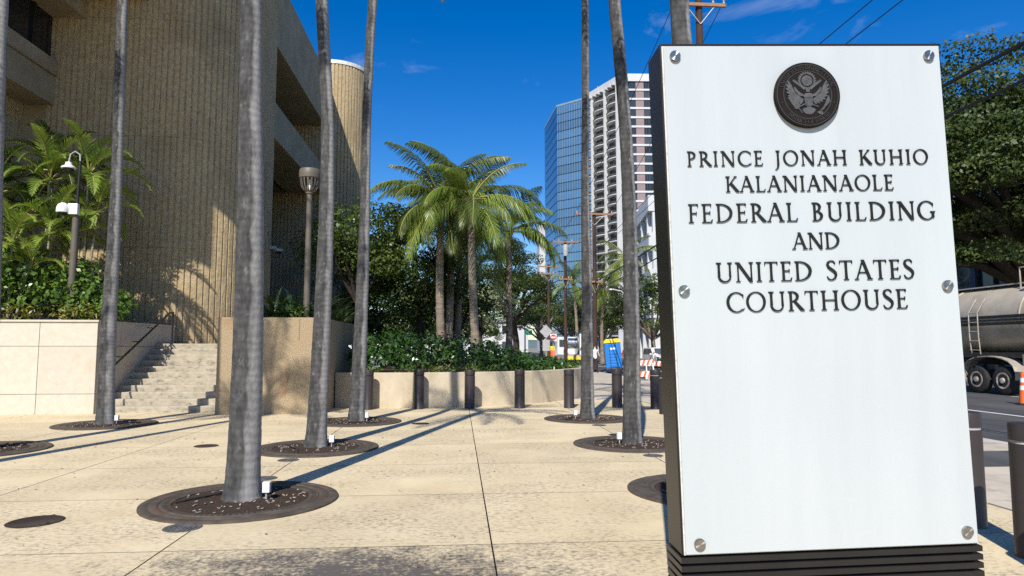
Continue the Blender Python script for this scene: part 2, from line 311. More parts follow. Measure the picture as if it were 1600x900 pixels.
structure(MB().box(10.2, 26, 62, 62.5, -.128, -.124).build('stop_line', 'paint'))
# cross street beyond the planter
structure(MB().add([(-60, 95, -.125), (9.4, 95, -.125), (9.4, 109, -.125), (-60, 109, -.125)], [(0, 1, 2, 3)]).build('cross_road', 'asphalt'))

# ---------------------------------------------------------------- left planter with stone panels
pl = thing('stone_planter', 'pale stone clad raised planter left of the steps', 'planter', (-12, 19, 0))
MB().box(-18.5, -8.80, 17.435, 22.2, -.1, 2.16).build('core', 'panel_back', pl)
zs = [(-.02, .475), (.485, 1.625), (1.635, 2.22)]; xs = [-18.4, -17.02, -15.64, -14.26, -12.88, -11.50, -10.12, -8.772]
for k in range(len(xs) - 1):
    for z0, z1 in zs: MB().box(xs[k] + .006, xs[k + 1] - .006, 17.4, 17.45, z0, z1).build('panel', 'panel', pl, bevel=.004)
for y0, y1 in ((17.46, 18.55), (18.55, 19.65), (19.65, 20.75), (20.75, 21.9)):
    for z0, z1 in zs: MB().box(-8.81, -8.768, y0 + .004, y1 - .004, z0, z1).build('panel', 'panel', pl, bevel=.004)
MB().box(-18.5, -8.74, 17.36, 17.66, 2.22, 2.27).box(-9.03, -8.742, 17.662, 21.95, 2.222, 2.268).build('coping', 'panel', pl, bevel=.006)
MB().box(-18.4, -9.04, 17.67, 22.15, 2.15, 2.19).build('soil', 'soil', pl)

# ---------------------------------------------------------------- steps
st = thing('stairway', 'worn grey concrete steps climbing between the two planters', 'stairs', (-7.2, 17.6, 0))
for k in range(11):
    y = 17.62 + .30 * k; z = .1555 * (k + 1)
    MB().prism([(y + .012, z - .157 if k else -.05), (y, z - .045), (y, z - .012), (y + .012, z), (y + .42, z), (y + .42, z - .157 if k else -.05)], -8.765, -5.81, lambda a, c, x: (x, a, c)).build('step', 'step', st)
MB().box(-8.765, -5.81, 20.93, 22.5, 1.5, 1.708).build('landing', 'step', st)
hr = thing('handrail', 'black metal handrail on the wall beside the steps', 'handrail', (-8.55, 17.4, 0))
MB().tube([(-8.52, 17.25, 1.02), (-8.52, 17.5, 1.04), (-8.52, 20.9, 2.62), (-8.52, 21.15, 2.64)], .028, 8).build('rail', 'black', hr, smooth=True)
MB().tube([(-8.52, 21.13, 1.7), (-8.52, 21.13, 2.64)], .026, 8).build('post', 'black', hr, smooth=True)
MB().tube([(-8.52, 17.27, 0), (-8.52, 17.27, 1.02)], .026, 8).build('post', 'black', hr, smooth=True)
for t in (.25, .5, .75): MB().tube([(-8.52, 17.5 + 3.4 * t, 1.04 + 1.58 * t - .02), (-8.60, 17.5 + 3.4 * t, 1.04 + 1.58 * t - .07), (-8.77, 17.5 + 3.4 * t, 1.04 + 1.58 * t - .07)], .014, 6).build('bracket', 'black', hr, smooth=True)

# ---------------------------------------------------------------- aggregate plinth right of the steps
ap = thing('aggregate_plinth', 'tan exposed aggregate planter wall with rust stains beside the steps', 'planter wall', (-4.55, 19.5, 0))
MB().box(-5.80, -3.32, 17.0, 17.32, -.1, 2.33).box(-5.798, -5.5, 17.32, 22.4, -.1, 2.328).box(-3.6, -3.322, 17.32, 25.5, -.1, 2.328).build('wall', 'aggregate', ap, bevel=.015)
MB().box(-5.5, -3.6, 17.32, 26, 2.1, 2.22).build('soil', 'soil', ap)
MB().box(-3.88, -3.862, 16.990, 16.998, 1.78, 2.3).build('crack', 'panel_back', ap)

# ---------------------------------------------------------------- curved low planter
wallpts = [(-3.30, 18.78), (-2.6, 18.53), (-1.95, 18.45), (-1.1, 18.47), (-.27, 18.62), (.6, 18.86), (1.49, 19.22), (2.1, 19.62), (2.6, 20.08), (3.2, 20.80), (3.75, 21.62), (4.15, 22.5), (4.45, 23.6), (4.6, 25.0), (4.7, 28), (4.75, 34), (4.75, 44)]
def offset(pts, d):
    out = []
    for i, p in enumerate(pts):
        a, c = pts[max(i - 1, 0)], pts[min(i + 1, len(pts) - 1)]; t = Vector((c[0] - a[0], c[1] - a[1])).normalized(); out.append((p[0] - t.y * d, p[1] + t.x * d))
    return out
cp = thing('curved_planter', 'low curved tan concrete planter wall behind the row of bollards', 'planter wall', (1, 20, 0))
MB().strip(wallpts, offset(wallpts, .28), -.1, .93).build('wall', 'planter', cp, bevel=.012)
inner = offset(wallpts, .27)
MB().prism(inner + [(-3.3, 44)], .70, .80).build('soil', 'soil', cp)

# ---------------------------------------------------------------- courthouse
ch = thing('courthouse', 'brown ribbed concrete courthouse with rounded corner tower above the steps', 'building', (-12, 24, 0))
def rib_wall(path, z0, z1, sp=.185, dep=.04, seg=.35, rough=.006, flip=False):
    """Wall along a plan path with vertical fractured ribs standing proud of shallow grooves."""
    pts = [Vector((*p, 0)) for p in path]; D = [0]
    for a, c in zip(pts, pts[1:]): D.append(D[-1] + (c - a).length)
    def at(s):
        for i in range(len(pts) - 1):
            if s <= D[i + 1] + 1e-9: return pts[i].lerp(pts[i + 1], (s - D[i]) / (D[i + 1] - D[i])), (pts[i + 1] - pts[i]).normalized()
        return pts[-1], (pts[-1] - pts[-2]).normalized()
    b = MB(); n = int(D[-1] / sp); sp = D[-1] / n; prof = []
    for k in range(n):
        for f, d in ((0, 0), (.16, 0), (.24, 1), (.92, 1), (1.0, 0)):
            prof.append((sp * (k + f), d))
    nz = max(2, int((z1 - z0) / seg)); cols = len(prof); rs = random.Random(int(abs(path[0][0] * 7 + path[0][1])))
    for iz in range(nz + 1):
        z = z0 + (z1 - z0) * iz / nz
        for s, d in prof:
            p, t = at(min(s, D[-1])); nrm = Vector((t.y, -t.x, 0)); q = p + nrm * (d * (dep + rs.uniform(-rough, rough))); b.v.append((q.x, q.y, z + (rs.uniform(-.05, .05) if 0 < iz < nz else 0)))
    for iz in range(nz):
        for c in range(cols - 1): b.f.append((iz * cols + c, iz * cols + c + 1, (iz + 1) * cols + c + 1, (iz + 1) * cols + c)); b.mi.append(0)
    return b
arc = lambda cx, cy, r, a0, a1, n: [(cx + r * math.sin(a0 + (a1 - a0) * i / n), cy - r * math.cos(a0 + (a1 - a0) * i / n)) for i in range(n + 1)]
tw1 = [(-13.2, 22.3)] + arc(-9.6, 24.77, 2.47, 0, R(90), 14) + [(-7.13, 26.2)]
for z0, z1, jn in ((1.6, 4.757, 0), (4.763, 8.357, 0), (8.363, 12.257, 0), (12.263, 16.1, 0)):
    rib_wall(tw1, z0, z1).build('ribbed_wall', 'rib', ch)
back = [(x, y) for x, y in tw1]
MB().prism([(-13.2, 22.33)] + arc(-9.6, 24.77, 2.44, 0, R(90), 14) + [(-7.16, 26.18), (-13.2, 26.18)], 1.5, 16.0).build('tower_core', 'rib', ch)
# flank facing the street: beam, spandrel, recessed glazing
MB().box(-9.4, -7.12, 26.2, 36.0, 13.3, 16.1).build('roof_beam', 'facade', ch, bevel=.02)
MB().box(-9.0, -7.12, 26.2, 36.0, 9.65, 11.05).build('spandrel', 'facade', ch, bevel=.02)
MB().box(-9.2, -9.1, 26.2, 36.0, 11.05, 13.3).build('window_band', 'dark_glass', ch)
for k in range(7): MB().box(-9.1, -9.02, 26.9 + 1.35 * k, 26.98 + 1.35 * k, 11.05, 13.3).build('mullion', 'black', ch)
MB().box(-9.2, -7.5, 26.2, 27.3, 1.5, 9.65).build('pier', 'facade', ch, bevel=.02)
rib_wall([(-9.8, 26.2), (-9.8, 36.0)], 1.5, 9.65, seg=2).build('recessed_wall', 'rib', ch)
MB().box(-13, -9.9, 26.2, 36.0, 1.4, 9.64).box(-13, -9.3, 26.2, 36.0, 9.66, 16.05).build('flank_core', 'panel_back', ch)
# second rounded tower
tw2 = [(-12.5, 36.0)] + arc(-6.95, 37.75, 1.75, 0, R(90), 10) + [(-5.2, 38.6)]
rib_wall(tw2, .5, 16.75, seg=.5, dep=.05).build('ribbed_wall', 'rib', ch)
MB().prism([(-12.5, 36.03)] + arc(-6.95, 37.75, 1.72, 0, R(90), 10) + [(-5.23, 38.6), (-12.5, 38.6)], .4, 16.72).build('tower_core', 'panel_back', ch)
MB().prism([(-12.5, 35.92)] + arc(-6.95, 37.75, 1.83, 0, R(90), 10) + [(-5.12, 38.6), (-12.5, 38.6)], 16.75, 16.95).build('coping', 'coping', ch)
# left wing running towards the camera
MB().box(-14.2, -12.92, 17.4, 22.28, 9.3, 10.2).box(-14.2, -12.86, 17.4, 22.28, 10.24, 10.72).box(-14.2, -12.95, 17.4, 22.27, 10.2, 10.24).build('spandrel', 'facade', ch, bevel=.01)
MB().box(-13.3, -13.12, 17.4, 22.29, 10.72, 12.2).build('window_band', 'dark_glass', ch)
for k in range(3): MB().box(-13.12, -13.05, 17.6 + 1.8 * k, 17.68 + 1.8 * k, 10.72, 12.2).build('mullion', 'black', ch)
MB().box(-14.6, -12.1, 17.4, 22.27, 12.2, 12.85).build('window_beam', 'facade', ch, bevel=.01)
rib_wall([(-13.9, 17.4), (-13.9, 22.3)], 1.4, 9.3, seg=2).build('recessed_wall', 'rib', ch)
MB().box(-18, -14.0, 17.4, 22.3, 1.4, 9.29).box(-18, -14.42, 17.4, 22.3, 9.3, 12.84).build('wing_core', 'panel_back', ch)
MB().box(-30, -10.85, 13.5, 21.2, 12.86, 15.0).box(-30, -10.15, 21.2, 22.28, 12.9, 15.0).build('overhang_shade_caster', 'facade', ch, bevel=.02)  # only the far corner is in view; rest added to shade the tower
MB().box(-30, -8.8, 13.45, 22.26, 15.002, 17.6).build('upper_shade_block', 'facade', ch, bevel=.02)  # unseen block, added and widened to keep the upper tower shaded
MB().box(-30, -13.2, 22.3, 58, 1.4, 16.0).build('main_block', 'facade', ch)
# small dome camera on the flank
dc = thing('dome_camera', 'small white dome camera fixed to the courthouse flank wall', 'camera', (-7.2, 26.1, 5.3))
MB().box(-7.10, -6.85, 25.95, 26.1, 5.28, 5.38).build('bracket', 'grey_metal', dc, bevel=.01)
MB().lathe([(.02, .12), (.16, .10), (.17, .02), (.12, 0)][::-1], 16, (-6.75, 26.0, 5.18)).build('housing', 'grey_metal', dc, smooth=True)
MB().lathe([(.03, -.10), (.08, -.07), (.11, 0)], 16, (-6.75, 26.0, 5.18)).build('dome', 'dark_glass', dc, smooth=True)
# ---------------------------------------------------------------- monument sign
def sign_panel_mat():
    m = pmat('white_back_painted_glass', (.445, .478, .482), (.472, .505, .508), scale=.9, stretch=(5, 1, .4), rough=.16, spec=.35, c3=(.41, .41, .39), s3=26, l3=.735, h3=.76, coat=.15)
    return m
MT['sign_glass'] = sign_panel_mat()
MT['sign_black'] = pmat('black_lacquered_metal', (.013, .012, .012), (.018, .017, .016), scale=3, rough=.34, spec=.35)
MT['letter'] = pmat('black_letter_metal', (.010, .012, .012), (.016, .018, .018), scale=20, rough=.5, spec=.2)
MT['seal_dark'] = pmat('dark_bronze_seal', (.010, .008, .007), (.015, .012, .010), scale=30, rough=.7, spec=.12)
MT['seal_relief'] = pmat('worn_grey_relief', (.06, .063, .067), (.095, .098, .10), scale=40, rough=.6, spec=.2)
MT['seal_letter'] = pmat('seal_letter', (.036, .032, .03), (.05, .046, .043), scale=40, rough=.5)
MT['glass_edge'] = pmat('pale_sealant', (.62, .60, .53), (.42, .39, .33), scale=30, rough=.6, lo=.5, hi=.7)
def turned_steel():
    m = bpy.data.materials.new('turned_steel'); m.use_nodes = True; t = m.node_tree; b = t.nodes['Principled BSDF']
    b.inputs['Base Color'].default_value = (.40, .38, .34, 1); b.inputs['Metallic'].default_value = 1; b.inputs['Roughness'].default_value = .34; b.inputs['Anisotropic'].default_value = .92
    tg = t.nodes.new('ShaderNodeTangent'); tg.direction_type = 'RADIAL'; tg.axis = 'Y'; t.links.new(tg.outputs[0], b.inputs['Tangent']); return m
MT['turned_steel'] = turned_steel()

S_, T_ = .098, .040
def _stem(x, y0=0., y1=1., w=S_): return ('p', [(x - w / 2 - .01, y0), (x + w / 2 + .01, y0), (x + w / 2, (y0 + y1) / 2), (x + w / 2 + .01, y1), (x - w / 2 - .01, y1), (x - w / 2, (y0 + y1) / 2)])
def _serif(x, y, d, w=S_, e=.075, el=None):
    el = e if el is None else el
    q = [(x - w / 2 - el, y), (x + w / 2 + e, y), (x + w / 2 + e, y + .024 * d), (x + w / 2, y + .065 * d), (x - w / 2, y + .065 * d), (x - w / 2 - el, y + .024 * d)]
    return ('p', q if d > 0 else q[::-1])
def _diag(x0, y0, x1, y1, w):   # lower end (x0, y0), upper end (x1, y1), w measured flat
    return ('p', [(x0 - w / 2, y0), (x0 + w / 2, y0), (x1 + w / 2, y1), (x1 - w / 2, y1)])
def _arc(cx, cy, a, b, ai, bi, t0, t1, n=18, dx=0.):
    A = [R(t0 + (t1 - t0) * i / n) for i in range(n + 1)]
    return ('s', [(cx + a * math.cos(t), cy + b * math.sin(t)) for t in A], [(cx + dx + ai * math.cos(t), cy + bi * math.sin(t)) for t in A])
def _bar(x0, x1, y, h=T_): return ('p', [(x0, y), (x1, y), (x1, y + h), (x0, y + h)])
def _path(pts, hw):
    a, c = [], []
    for i, p in enumerate(pts):
        q0, q1 = pts[max(i - 1, 0)], pts[min(i + 1, len(pts) - 1)]; l = math.hypot(q1[0] - q0[0], q1[1] - q0[1]); nx, ny = (q1[1] - q0[1]) / l, -(q1[0] - q0[0]) / l
        a.append((p[0] + nx * hw[i], p[1] + ny * hw[i])); c.append((p[0] - nx * hw[i], p[1] - ny * hw[i]))
    return ('s', a, c)
def _armtop(x, y=1.): return ('p', [(x - .05, y - T_), (x - .028, y - .15), (x + .004, y - .15), (x, y), (x - .06, y)])
def _armbot(x, y=0.): return ('p', [(x - .06, y), (x, y), (x + .035, y + .17), (x + .002, y + .17), (x - .06, y + T_)])
def glyph(c):
    I_ = [_stem(.17), _serif(.17, 0, 1), _serif(.17, 1, -1)]
    if c == 'I': return I_, .34
    if c == 'L': return I_ + [_bar(.17, .53, 0), _armbot(.55)], .60
    if c == 'E': return I_ + [_bar(.17, .50, 0), _armbot(.53), _bar(.17, .48, 1 - T_), _armtop(.51), _bar(.17, .44, .50, .045), ('p', [(.43, .43), (.455, .43), (.455, .61), (.43, .61)])], .60
    if c == 'F': return I_ + [_bar(.17, .48, 1 - T_), _armtop(.52), _bar(.17, .43, .48, .045), ('p', [(.42, .41), (.445, .41), (.445, .59), (.42, .59)])], .55
    if c in 'PR':
        g = I_ + [_arc(.22, .735, .33, .265, .205, .215, -90, 90)]
        if c == 'P': return g, .60
        return g + [('p', [(.62, .0), (.80, .0), (.80, .022), (.40, .50), (.27, .50)])], .74
    if c == 'B': return I_ + [_arc(.22, .755, .27, .245, .15, .20, -90, 90), _arc(.22, .275, .35, .275, .22, .225, -90, 90)], .64
    if c == 'D': return I_ + [_arc(.24, .5, .60, .5, .465, .445, -90, 90, 24)], .90
    if c == 'O': return [_arc(.48, .5, .46, .518, .345, .470, 0, 360, 40)], .96
    if c == 'C': return [_arc(.48, .5, .455, .518, .345, .468, 48, 312, 32, dx=.02), ('p', [(.765, .88), (.80, .70), (.825, .70), (.825, .90)]), ('p', [(.74, .095), (.78, .13), (.86, .20), (.86, .17), (.80, .09)])], .86
    if c == 'G': return [_arc(.48, .5, .455, .518, .345, .468, 46, 322, 32, dx=.02), ('p', [(.765, .88), (.80, .70), (.825, .70), (.825, .90)]), _stem(.80, .09, .44, .105), _serif(.80, .44, -1, .105)], .94
    if c == 'U': return [_stem(.18, .30), _serif(.18, 1, -1), _stem(.70, .30, 1, .075), _serif(.70, 1, -1, .075), _arc(.435, .31, .315, .33, .235, .255, 180, 360, 20, dx=.02)], .86
    if c == 'J': return [_stem(.19, .15), _serif(.19, 1, -1), _path([(.19, .16), (.185, .0), (.155, -.13), (.09, -.23), (.0, -.28)], [.063, .058, .045, .03, .012])], .36
    if c == 'N': return [_stem(.15, 0, 1, .055), _serif(.15, 0, 1, .055), _diag(.76, -.02, .14, 1, .15), _stem(.775, .0, 1, .055), _serif(.775, 1, -1, .055), _serif(.12, 1, -1, .055, .01, .07)], .90
    if c == 'A': return [_diag(.09, 0, .41, 1.02, .06), _diag(.72, 0, .40, 1.02, .135), _bar(.22, .60, .345, .045), _serif(.09, 0, 1, .055), _serif(.72, 0, 1, .12)], .82
    if c == 'H': return I_ + [_stem(.75), _serif(.75, 0, 1), _serif(.75, 1, -1), _bar(.2, .72, .49, .048)], .92
    if c == 'K': return I_ + [_diag(.24, .46, .62, 1, .065), _serif(.62, 1, -1, .05, .06), ('p', [(.64, 0), (.82, 0), (.82, .022), (.37, .62), (.27, .53)])], .76
    if c == 'T': return [_stem(.34), _serif(.34, 0, 1), _bar(.05, .63, 1 - T_), ('p', [(.03, .83), (.055, .83), (.075, 1 - T_), (.08, 1), (.04, 1)]), ('p', [(.60, 1), (.605, 1 - T_), (.625, .83), (.65, .83), (.64, 1)])], .68
    if c == 'S': return [_path([(.47, .80), (.445, .91), (.36, .985), (.25, .985), (.145, .92), (.115, .80), (.15, .68), (.25, .585), (.37, .49), (.47, .38), (.495, .25), (.445, .105), (.32, .02), (.20, .02), (.11, .09), (.075, .20)],
                               [.012, .028, .03, .03, .045, .055, .062, .068, .068, .062, .055, .045, .03, .03, .03, .012])], .58
    if c == 'W': return [_diag(.30, -.01, .12, 1, .13), _diag(.30, -.01, .50, 1, .055), _diag(.72, -.01, .50, 1, .13), _diag(.72, -.01, .92, 1, .055), _serif(.12, 1, -1), _serif(.92, 1, -1, .05)], 1.02
    return [], .46
def glyph_mesh(b, c, f, t0, t1, e=.0002):
    for i, g in enumerate(glyph(c)[0]):
        if g[0] == 'p': b.prism(g[1], t0, t1 + e * i, f)
        else: b.strip(g[1], g[2], t0, t1 + e * i, f)

SX, SY, SZ = 1.35, 4.03, .40       # lower left corner of the white face before the sign's slight lean
W_, H_ = 1.80, 3.11
sg = thing('monument_sign', 'tall white glass courthouse name sign with black frame and raised lettering', 'sign', (SX + W_ / 2, SY + .155, 0))
MB().box(SX - .012, SX + W_ + .012, SY + .012, SY + .30, SZ - .005, SZ + H_ + .022).build('frame', 'sign_black', sg, bevel=.006)
MB().box(SX - .002, SX + W_ + .002, SY + .004, SY + .0115, SZ, SZ + H_).build('sealant_edge', 'glass_edge', sg)
MB().box(SX + .006, SX + W_ - .006, SY - .008, SY + .0035, SZ + .006, SZ + H_ - .006).build('face_panel', 'sign_glass', sg, bevel=.002)
MB().box(SX + .015, SX + W_ - .015, SY + .035, SY + .275, -.05, SZ - .004).build('plinth', 'sign_black', sg)
b = MB(); b.box(-W_ / 2 - .022, W_ / 2 + .022, -.157, .157, -.016, .016); sm = b.mesh('slat'); sm.materials.append(MT['sign_black'])
for k in range(8): inst(sm, 'slat', sg, (0, 0, SZ - .030 - .049 * k))
FY = SY - .0085
lines = [('PRINCE JONAH KUHIO', .118, 1.664, 2.334, .094), ('KALANIANAOLE', .352, 1.428, 2.170, .098), ('FEDERAL BUILDING', .108, 1.684, 1.981, .116),
         ('AND', .755, 1.060, 1.807, .102), ('UNITED STATES', .262, 1.520, 1.612, .120), ('COURTHOUSE', .320, 1.464, 1.428, .120)]
for txt, u0, u1, v, hgt in lines:
    adv = [glyph(c)[1] * (1 if c != ' ' else 1.0) for c in txt]; k = hgt * 1.10; trk = ((u1 - u0) - sum(adv) * k) / (len(txt) - 1); x = u0
    for c, a in zip(txt, adv):
        if c != ' ':
            b = MB(); f = (lambda X, Y_, Z, x=x: (SX + x + X * k, FY - Z, SZ + v + Y_ * hgt)); glyph_mesh(b, c, f, .002, .0095)
            b.build('letter', 'letter', sg)
        x += a * k + trk
bm = MB().lathe([(.028, 0), (.0335, .003), (.0335, .018), (.0305, .021)], 28, f=lambda x, y, z: (x, -z, y)).mesh('bolt'); bm.materials.append(MT['turned_steel'])
bm.polygons.foreach_set('use_smooth', [True] * len(bm.polygons)); bm.set_sharp_from_angle(angle=R(30))
sp = Vector(sg.location)
for u, v in ((.075, 3.037), (1.718, 3.037), (.064, 1.565), (1.723, 1.563), (.088, .066), (1.726, .076)):
    inst(bm, 'bolt', sg, (SX + u - sp.x, FY + .001 - sp.y, SZ + v - sp.z), (0, R(random.uniform(0, 360)), 0))
# round bronze court seal
SR = .209; cu, cv = .898, 2.776
sf = lambda X, Y_, Z: (SX + cu + X * SR, FY - Z, SZ + cv + Y_ * SR)
sdisc = MB(); sdisc.lathe([(.97, .006), (1.0, .010), (1.0, .030), (.975, .034), (.955, .034), (.945, .030)], 64, f=lambda x, y, z: (SX + cu + x * SR, FY - z, SZ + cv + y * SR))
seal = sdisc.build('court_seal', 'seal_dark', sg, smooth=True)
ring = lambda r0, r1: _arc(0, 0, r1, r1, r0, r0, 0, 360, 56)
b = MB(); g = ring(.725, .745); b.strip(g[1], g[2], .0302, .0325, sf); g = ring(.925, .945); b.strip(g[1], g[2], .0302, .0322, sf); b.build('seal_ring', 'seal_letter', seal)
b = MB()
def ringtext(txt, mid, rad, hh, top):
    k = hh * .92; tot = sum(glyph(c)[1] * k for c in txt); s = -tot / 2
    for c in txt:
        a = glyph(c)[1] * k; th = mid + (-(s + a / 2) / rad if top else (s + a / 2) / rad)
        ux, uy = math.cos(th), math.sin(th)
        def f(X, Y_, Z, ux=ux, uy=uy, a=a):
            lx = X * k - a / 2; ly = (Y_ - .5) * hh
            if top: X2, Y2 = (rad + ly) * ux + lx * uy, (rad + ly) * uy - lx * ux
            else: X2, Y2 = (rad - ly) * ux - lx * uy, (rad - ly) * uy + lx * ux
            return sf(X2, Y2, Z)
        glyph_mesh(b, c, f, .0302, .0345, .00005); s += a
ringtext('UNITED STATES DISTRICT COURT', math.pi / 2, .838, .125, True); ringtext('DISTRICT OF HAWAII', -math.pi / 2, .838, .125, False)
for sx in (-1, 1):
    b.prism([(sx * .80 + .03 * math.cos(R(36 * i + 90)) * (1 if i % 2 == 0 else .45), -.24 + .03 * math.sin(R(36 * i + 90)) * (1 if i % 2 == 0 else .45)) for i in range(10)], .0302, .034, sf)
tag(b.build('seal_lettering', 'seal_letter', seal), kind='stuff')
e = MB(); Z0 = .0302
def blob(pts, z1): e.prism(pts, Z0, z1, sf)
def feather(x0, y0, ang, l, w, z1):
    c, s = math.cos(ang), math.sin(ang); q = [(0, -w * .35), (l * .6, -w * .5), (l * .92, -w * .3), (l, 0), (l * .92, w * .3), (l * .6, w * .5), (0, w * .35)]
    blob([(x0 + c * a - s * d, y0 + s * a + c * d) for a, d in q], z1)
for sx in (-1, 1):
    for k in range(9):      # wing quills fanning from the shoulder
        t = k / 8; x0, y0 = .16 + .26 * t, -.02 + .10 * t; an = R(-62 + 128 * t); l = .20 + .24 * t
        feather(sx * x0, y0 - .10 + .05 * t, an if sx > 0 else math.pi - an, l, .085, .0335 + .0004 * k)
    for k in range(7): t = k / 6; feather(sx * (.13 + .22 * t), -.03 + .10 * t, R(10 + 60 * t) if sx > 0 else math.pi - R(10 + 60 * t), .17, .07, .0365 + .0003 * k)
    P_ = [(sx * .10, .14), (sx * .22, .24), (sx * .34, .33), (sx * .45, .42), (sx * .42, .47), (sx * .30, .40), (sx * .19, .30), (sx * .09, .20)]   # scroll ends
    blob(P_ if sx < 0 else P_[::-1], .0345) if False else blob(P_ if sx > 0 else P_[::-1], .0345)
    e.tube([sf(sx * .10, -.28, .032), sf(sx * .20, -.34, .033), sf(sx * .30, -.37, .032)], .005, 5)
g = _arc(.0, .43, .255, .255, .205, .205, 0, 360, 40); e.strip(g[1], g[2], Z0, .034, sf)
for k in range(22): a = 2 * math.pi * k / 22; feather(.23 * math.cos(a), .43 + .23 * math.sin(a), a, .055, .05, .0348)
e.prism([(.165 * math.cos(2 * math.pi * k / 24), .43 + .165 * math.sin(2 * math.pi * k / 24)) for k in range(24)], Z0, .0336, sf)
for k in range(13): a = k * 2.4; r_ = .04 * math.sqrt(k); e.prism([(r_ * math.cos(a) + .018 * math.cos(R(72 * i)), .43 + r_ * math.sin(a) + .018 * math.sin(R(72 * i))) for i in range(5)], Z0, .0355, sf)
blob([(-.05, .08), (.06, .08), (.07, .16), (.10, .19), (.04, .22), (-.03, .21), (-.06, .16)][::1], .037)          # head and beak
blob([(-.13, -.04), (-.10, -.33), (0, -.40), (.03, -.40), (.12, -.33), (.15, -.04), (.10, .03), (-.07, .03)], .0352)   # shield
for k in range(6): e.prism([(-.105 + .04 * k, -.35 + .02 * abs(k - 2.5) * .6), (-.085 + .04 * k, -.355), (-.085 + .04 * k, -.10), (-.105 + .04 * k, -.10)], Z0, .0385, sf)
blob([(-.13, -.085), (.15, -.085), (.16, -.02), (.10, .035), (.01, .05), (-.08, .035), (-.14, -.02)], .0378)
for k in range(9): feather(.01, -.40, R(-90 + (k - 4) * 17), .22, .075, .034 + .0003 * k)
for k in range(15):      # olive spray
    t = (k // 2) / 7; px, py = -.30 - .22 * t, -.40 + .36 * t; feather(px, py, R(132 + (55 if k % 2 else -55)), .13, .06, .034 + .0001 * k)
e.tube([sf(-.20, -.56, .032), sf(-.30, -.42, .033), sf(-.56, .0, .032)], .0035, 5)
for k in range(6): feather(.36 + .02 * k, -.50 + .012 * k, R(44 + 4.5 * k), .46, .04, .034 + .0003 * k)
for k in range(3): feather(.36 + .02 * k, -.52, R(200 + 35 * k), .10, .06, .035)
e.build('seal_relief', 'seal_relief', seal)
sg.rotation_euler = (0, R(-1.4), R(-1.5))

# ---------------------------------------------------------------- tree grates, palms of the plaza
MT['trunk'] = None
def trunk_mat():
    m = pmat('grey_palm_bark', (.030, .029, .029), (.085, .083, .080), scale=11, rough=.9, bump=.55, bscale=26, bdist=.012, stretch=(1, 1, .45), c3=(.19, .185, .175), s3=15, l3=.57, h3=.76, st3=(1, 1, .55), bst=(1, 1, .6))
    t = m.node_tree; k = t.links.new; b = t.nodes['Principled BSDF']; src = b.inputs['Base Color'].links[0].from_socket
    nrm = t.nodes.new('ShaderNodeNewGeometry'); dt = t.nodes.new('ShaderNodeVectorMath'); dt.operation = 'DOT_PRODUCT'; dt.inputs[1].default_value = (.93, -.36, 0)   # bark turns paler on the side facing this direction
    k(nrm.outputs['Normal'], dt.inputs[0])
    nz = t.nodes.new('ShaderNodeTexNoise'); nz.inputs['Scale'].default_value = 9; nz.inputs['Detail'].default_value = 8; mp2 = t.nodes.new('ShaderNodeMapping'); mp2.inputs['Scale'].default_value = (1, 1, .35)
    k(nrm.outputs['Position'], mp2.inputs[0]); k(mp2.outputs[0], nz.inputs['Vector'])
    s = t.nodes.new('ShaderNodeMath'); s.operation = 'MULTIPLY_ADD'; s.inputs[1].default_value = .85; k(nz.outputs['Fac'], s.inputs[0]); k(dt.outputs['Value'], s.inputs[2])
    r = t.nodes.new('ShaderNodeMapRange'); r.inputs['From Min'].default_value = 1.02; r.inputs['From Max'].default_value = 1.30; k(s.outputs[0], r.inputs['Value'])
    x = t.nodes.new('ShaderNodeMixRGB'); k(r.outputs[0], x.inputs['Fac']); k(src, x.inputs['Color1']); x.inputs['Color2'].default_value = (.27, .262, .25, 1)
    wv = t.nodes.new('ShaderNodeTexWave'); wv.bands_direction = 'Z'; wv.inputs['Scale'].default_value = 3.6; wv.inputs['Distortion'].default_value = 5.0; wv.inputs['Detail'].default_value = 3; wv.inputs['Detail Scale'].default_value = 2
    k(nrm.outputs['Position'], wv.inputs['Vector']); wr = t.nodes.new('ShaderNodeMapRange'); wr.inputs['To Min'].default_value = .86; wr.inputs['To Max'].default_value = 1.08; k(wv.outputs['Fac'], wr.inputs['Value'])
    y = t.nodes.new('ShaderNodeVectorMath'); y.operation = 'SCALE'; k(x.outputs[0], y.inputs[0]); k(wr.outputs[0], y.inputs['Scale']); k(y.outputs[0], b.inputs['Base Color']); return m
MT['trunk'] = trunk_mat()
leafmat('palm_leaf', (.065, .095, .018), (.125, .16, .032), sc=.9, trans=.30)
leafmat('palm_leaf_dark', (.030, .055, .014), (.060, .095, .022), sc=.9, trans=.22)
MT['rachis'] = pmat('leaf_stalk', (.22, .21, .05), (.32, .30, .08), scale=3, rough=.5)
MT['crownshaft'] = pmat('crownshaft', (.10, .14, .05), (.16, .19, .07), scale=3, rough=.5)

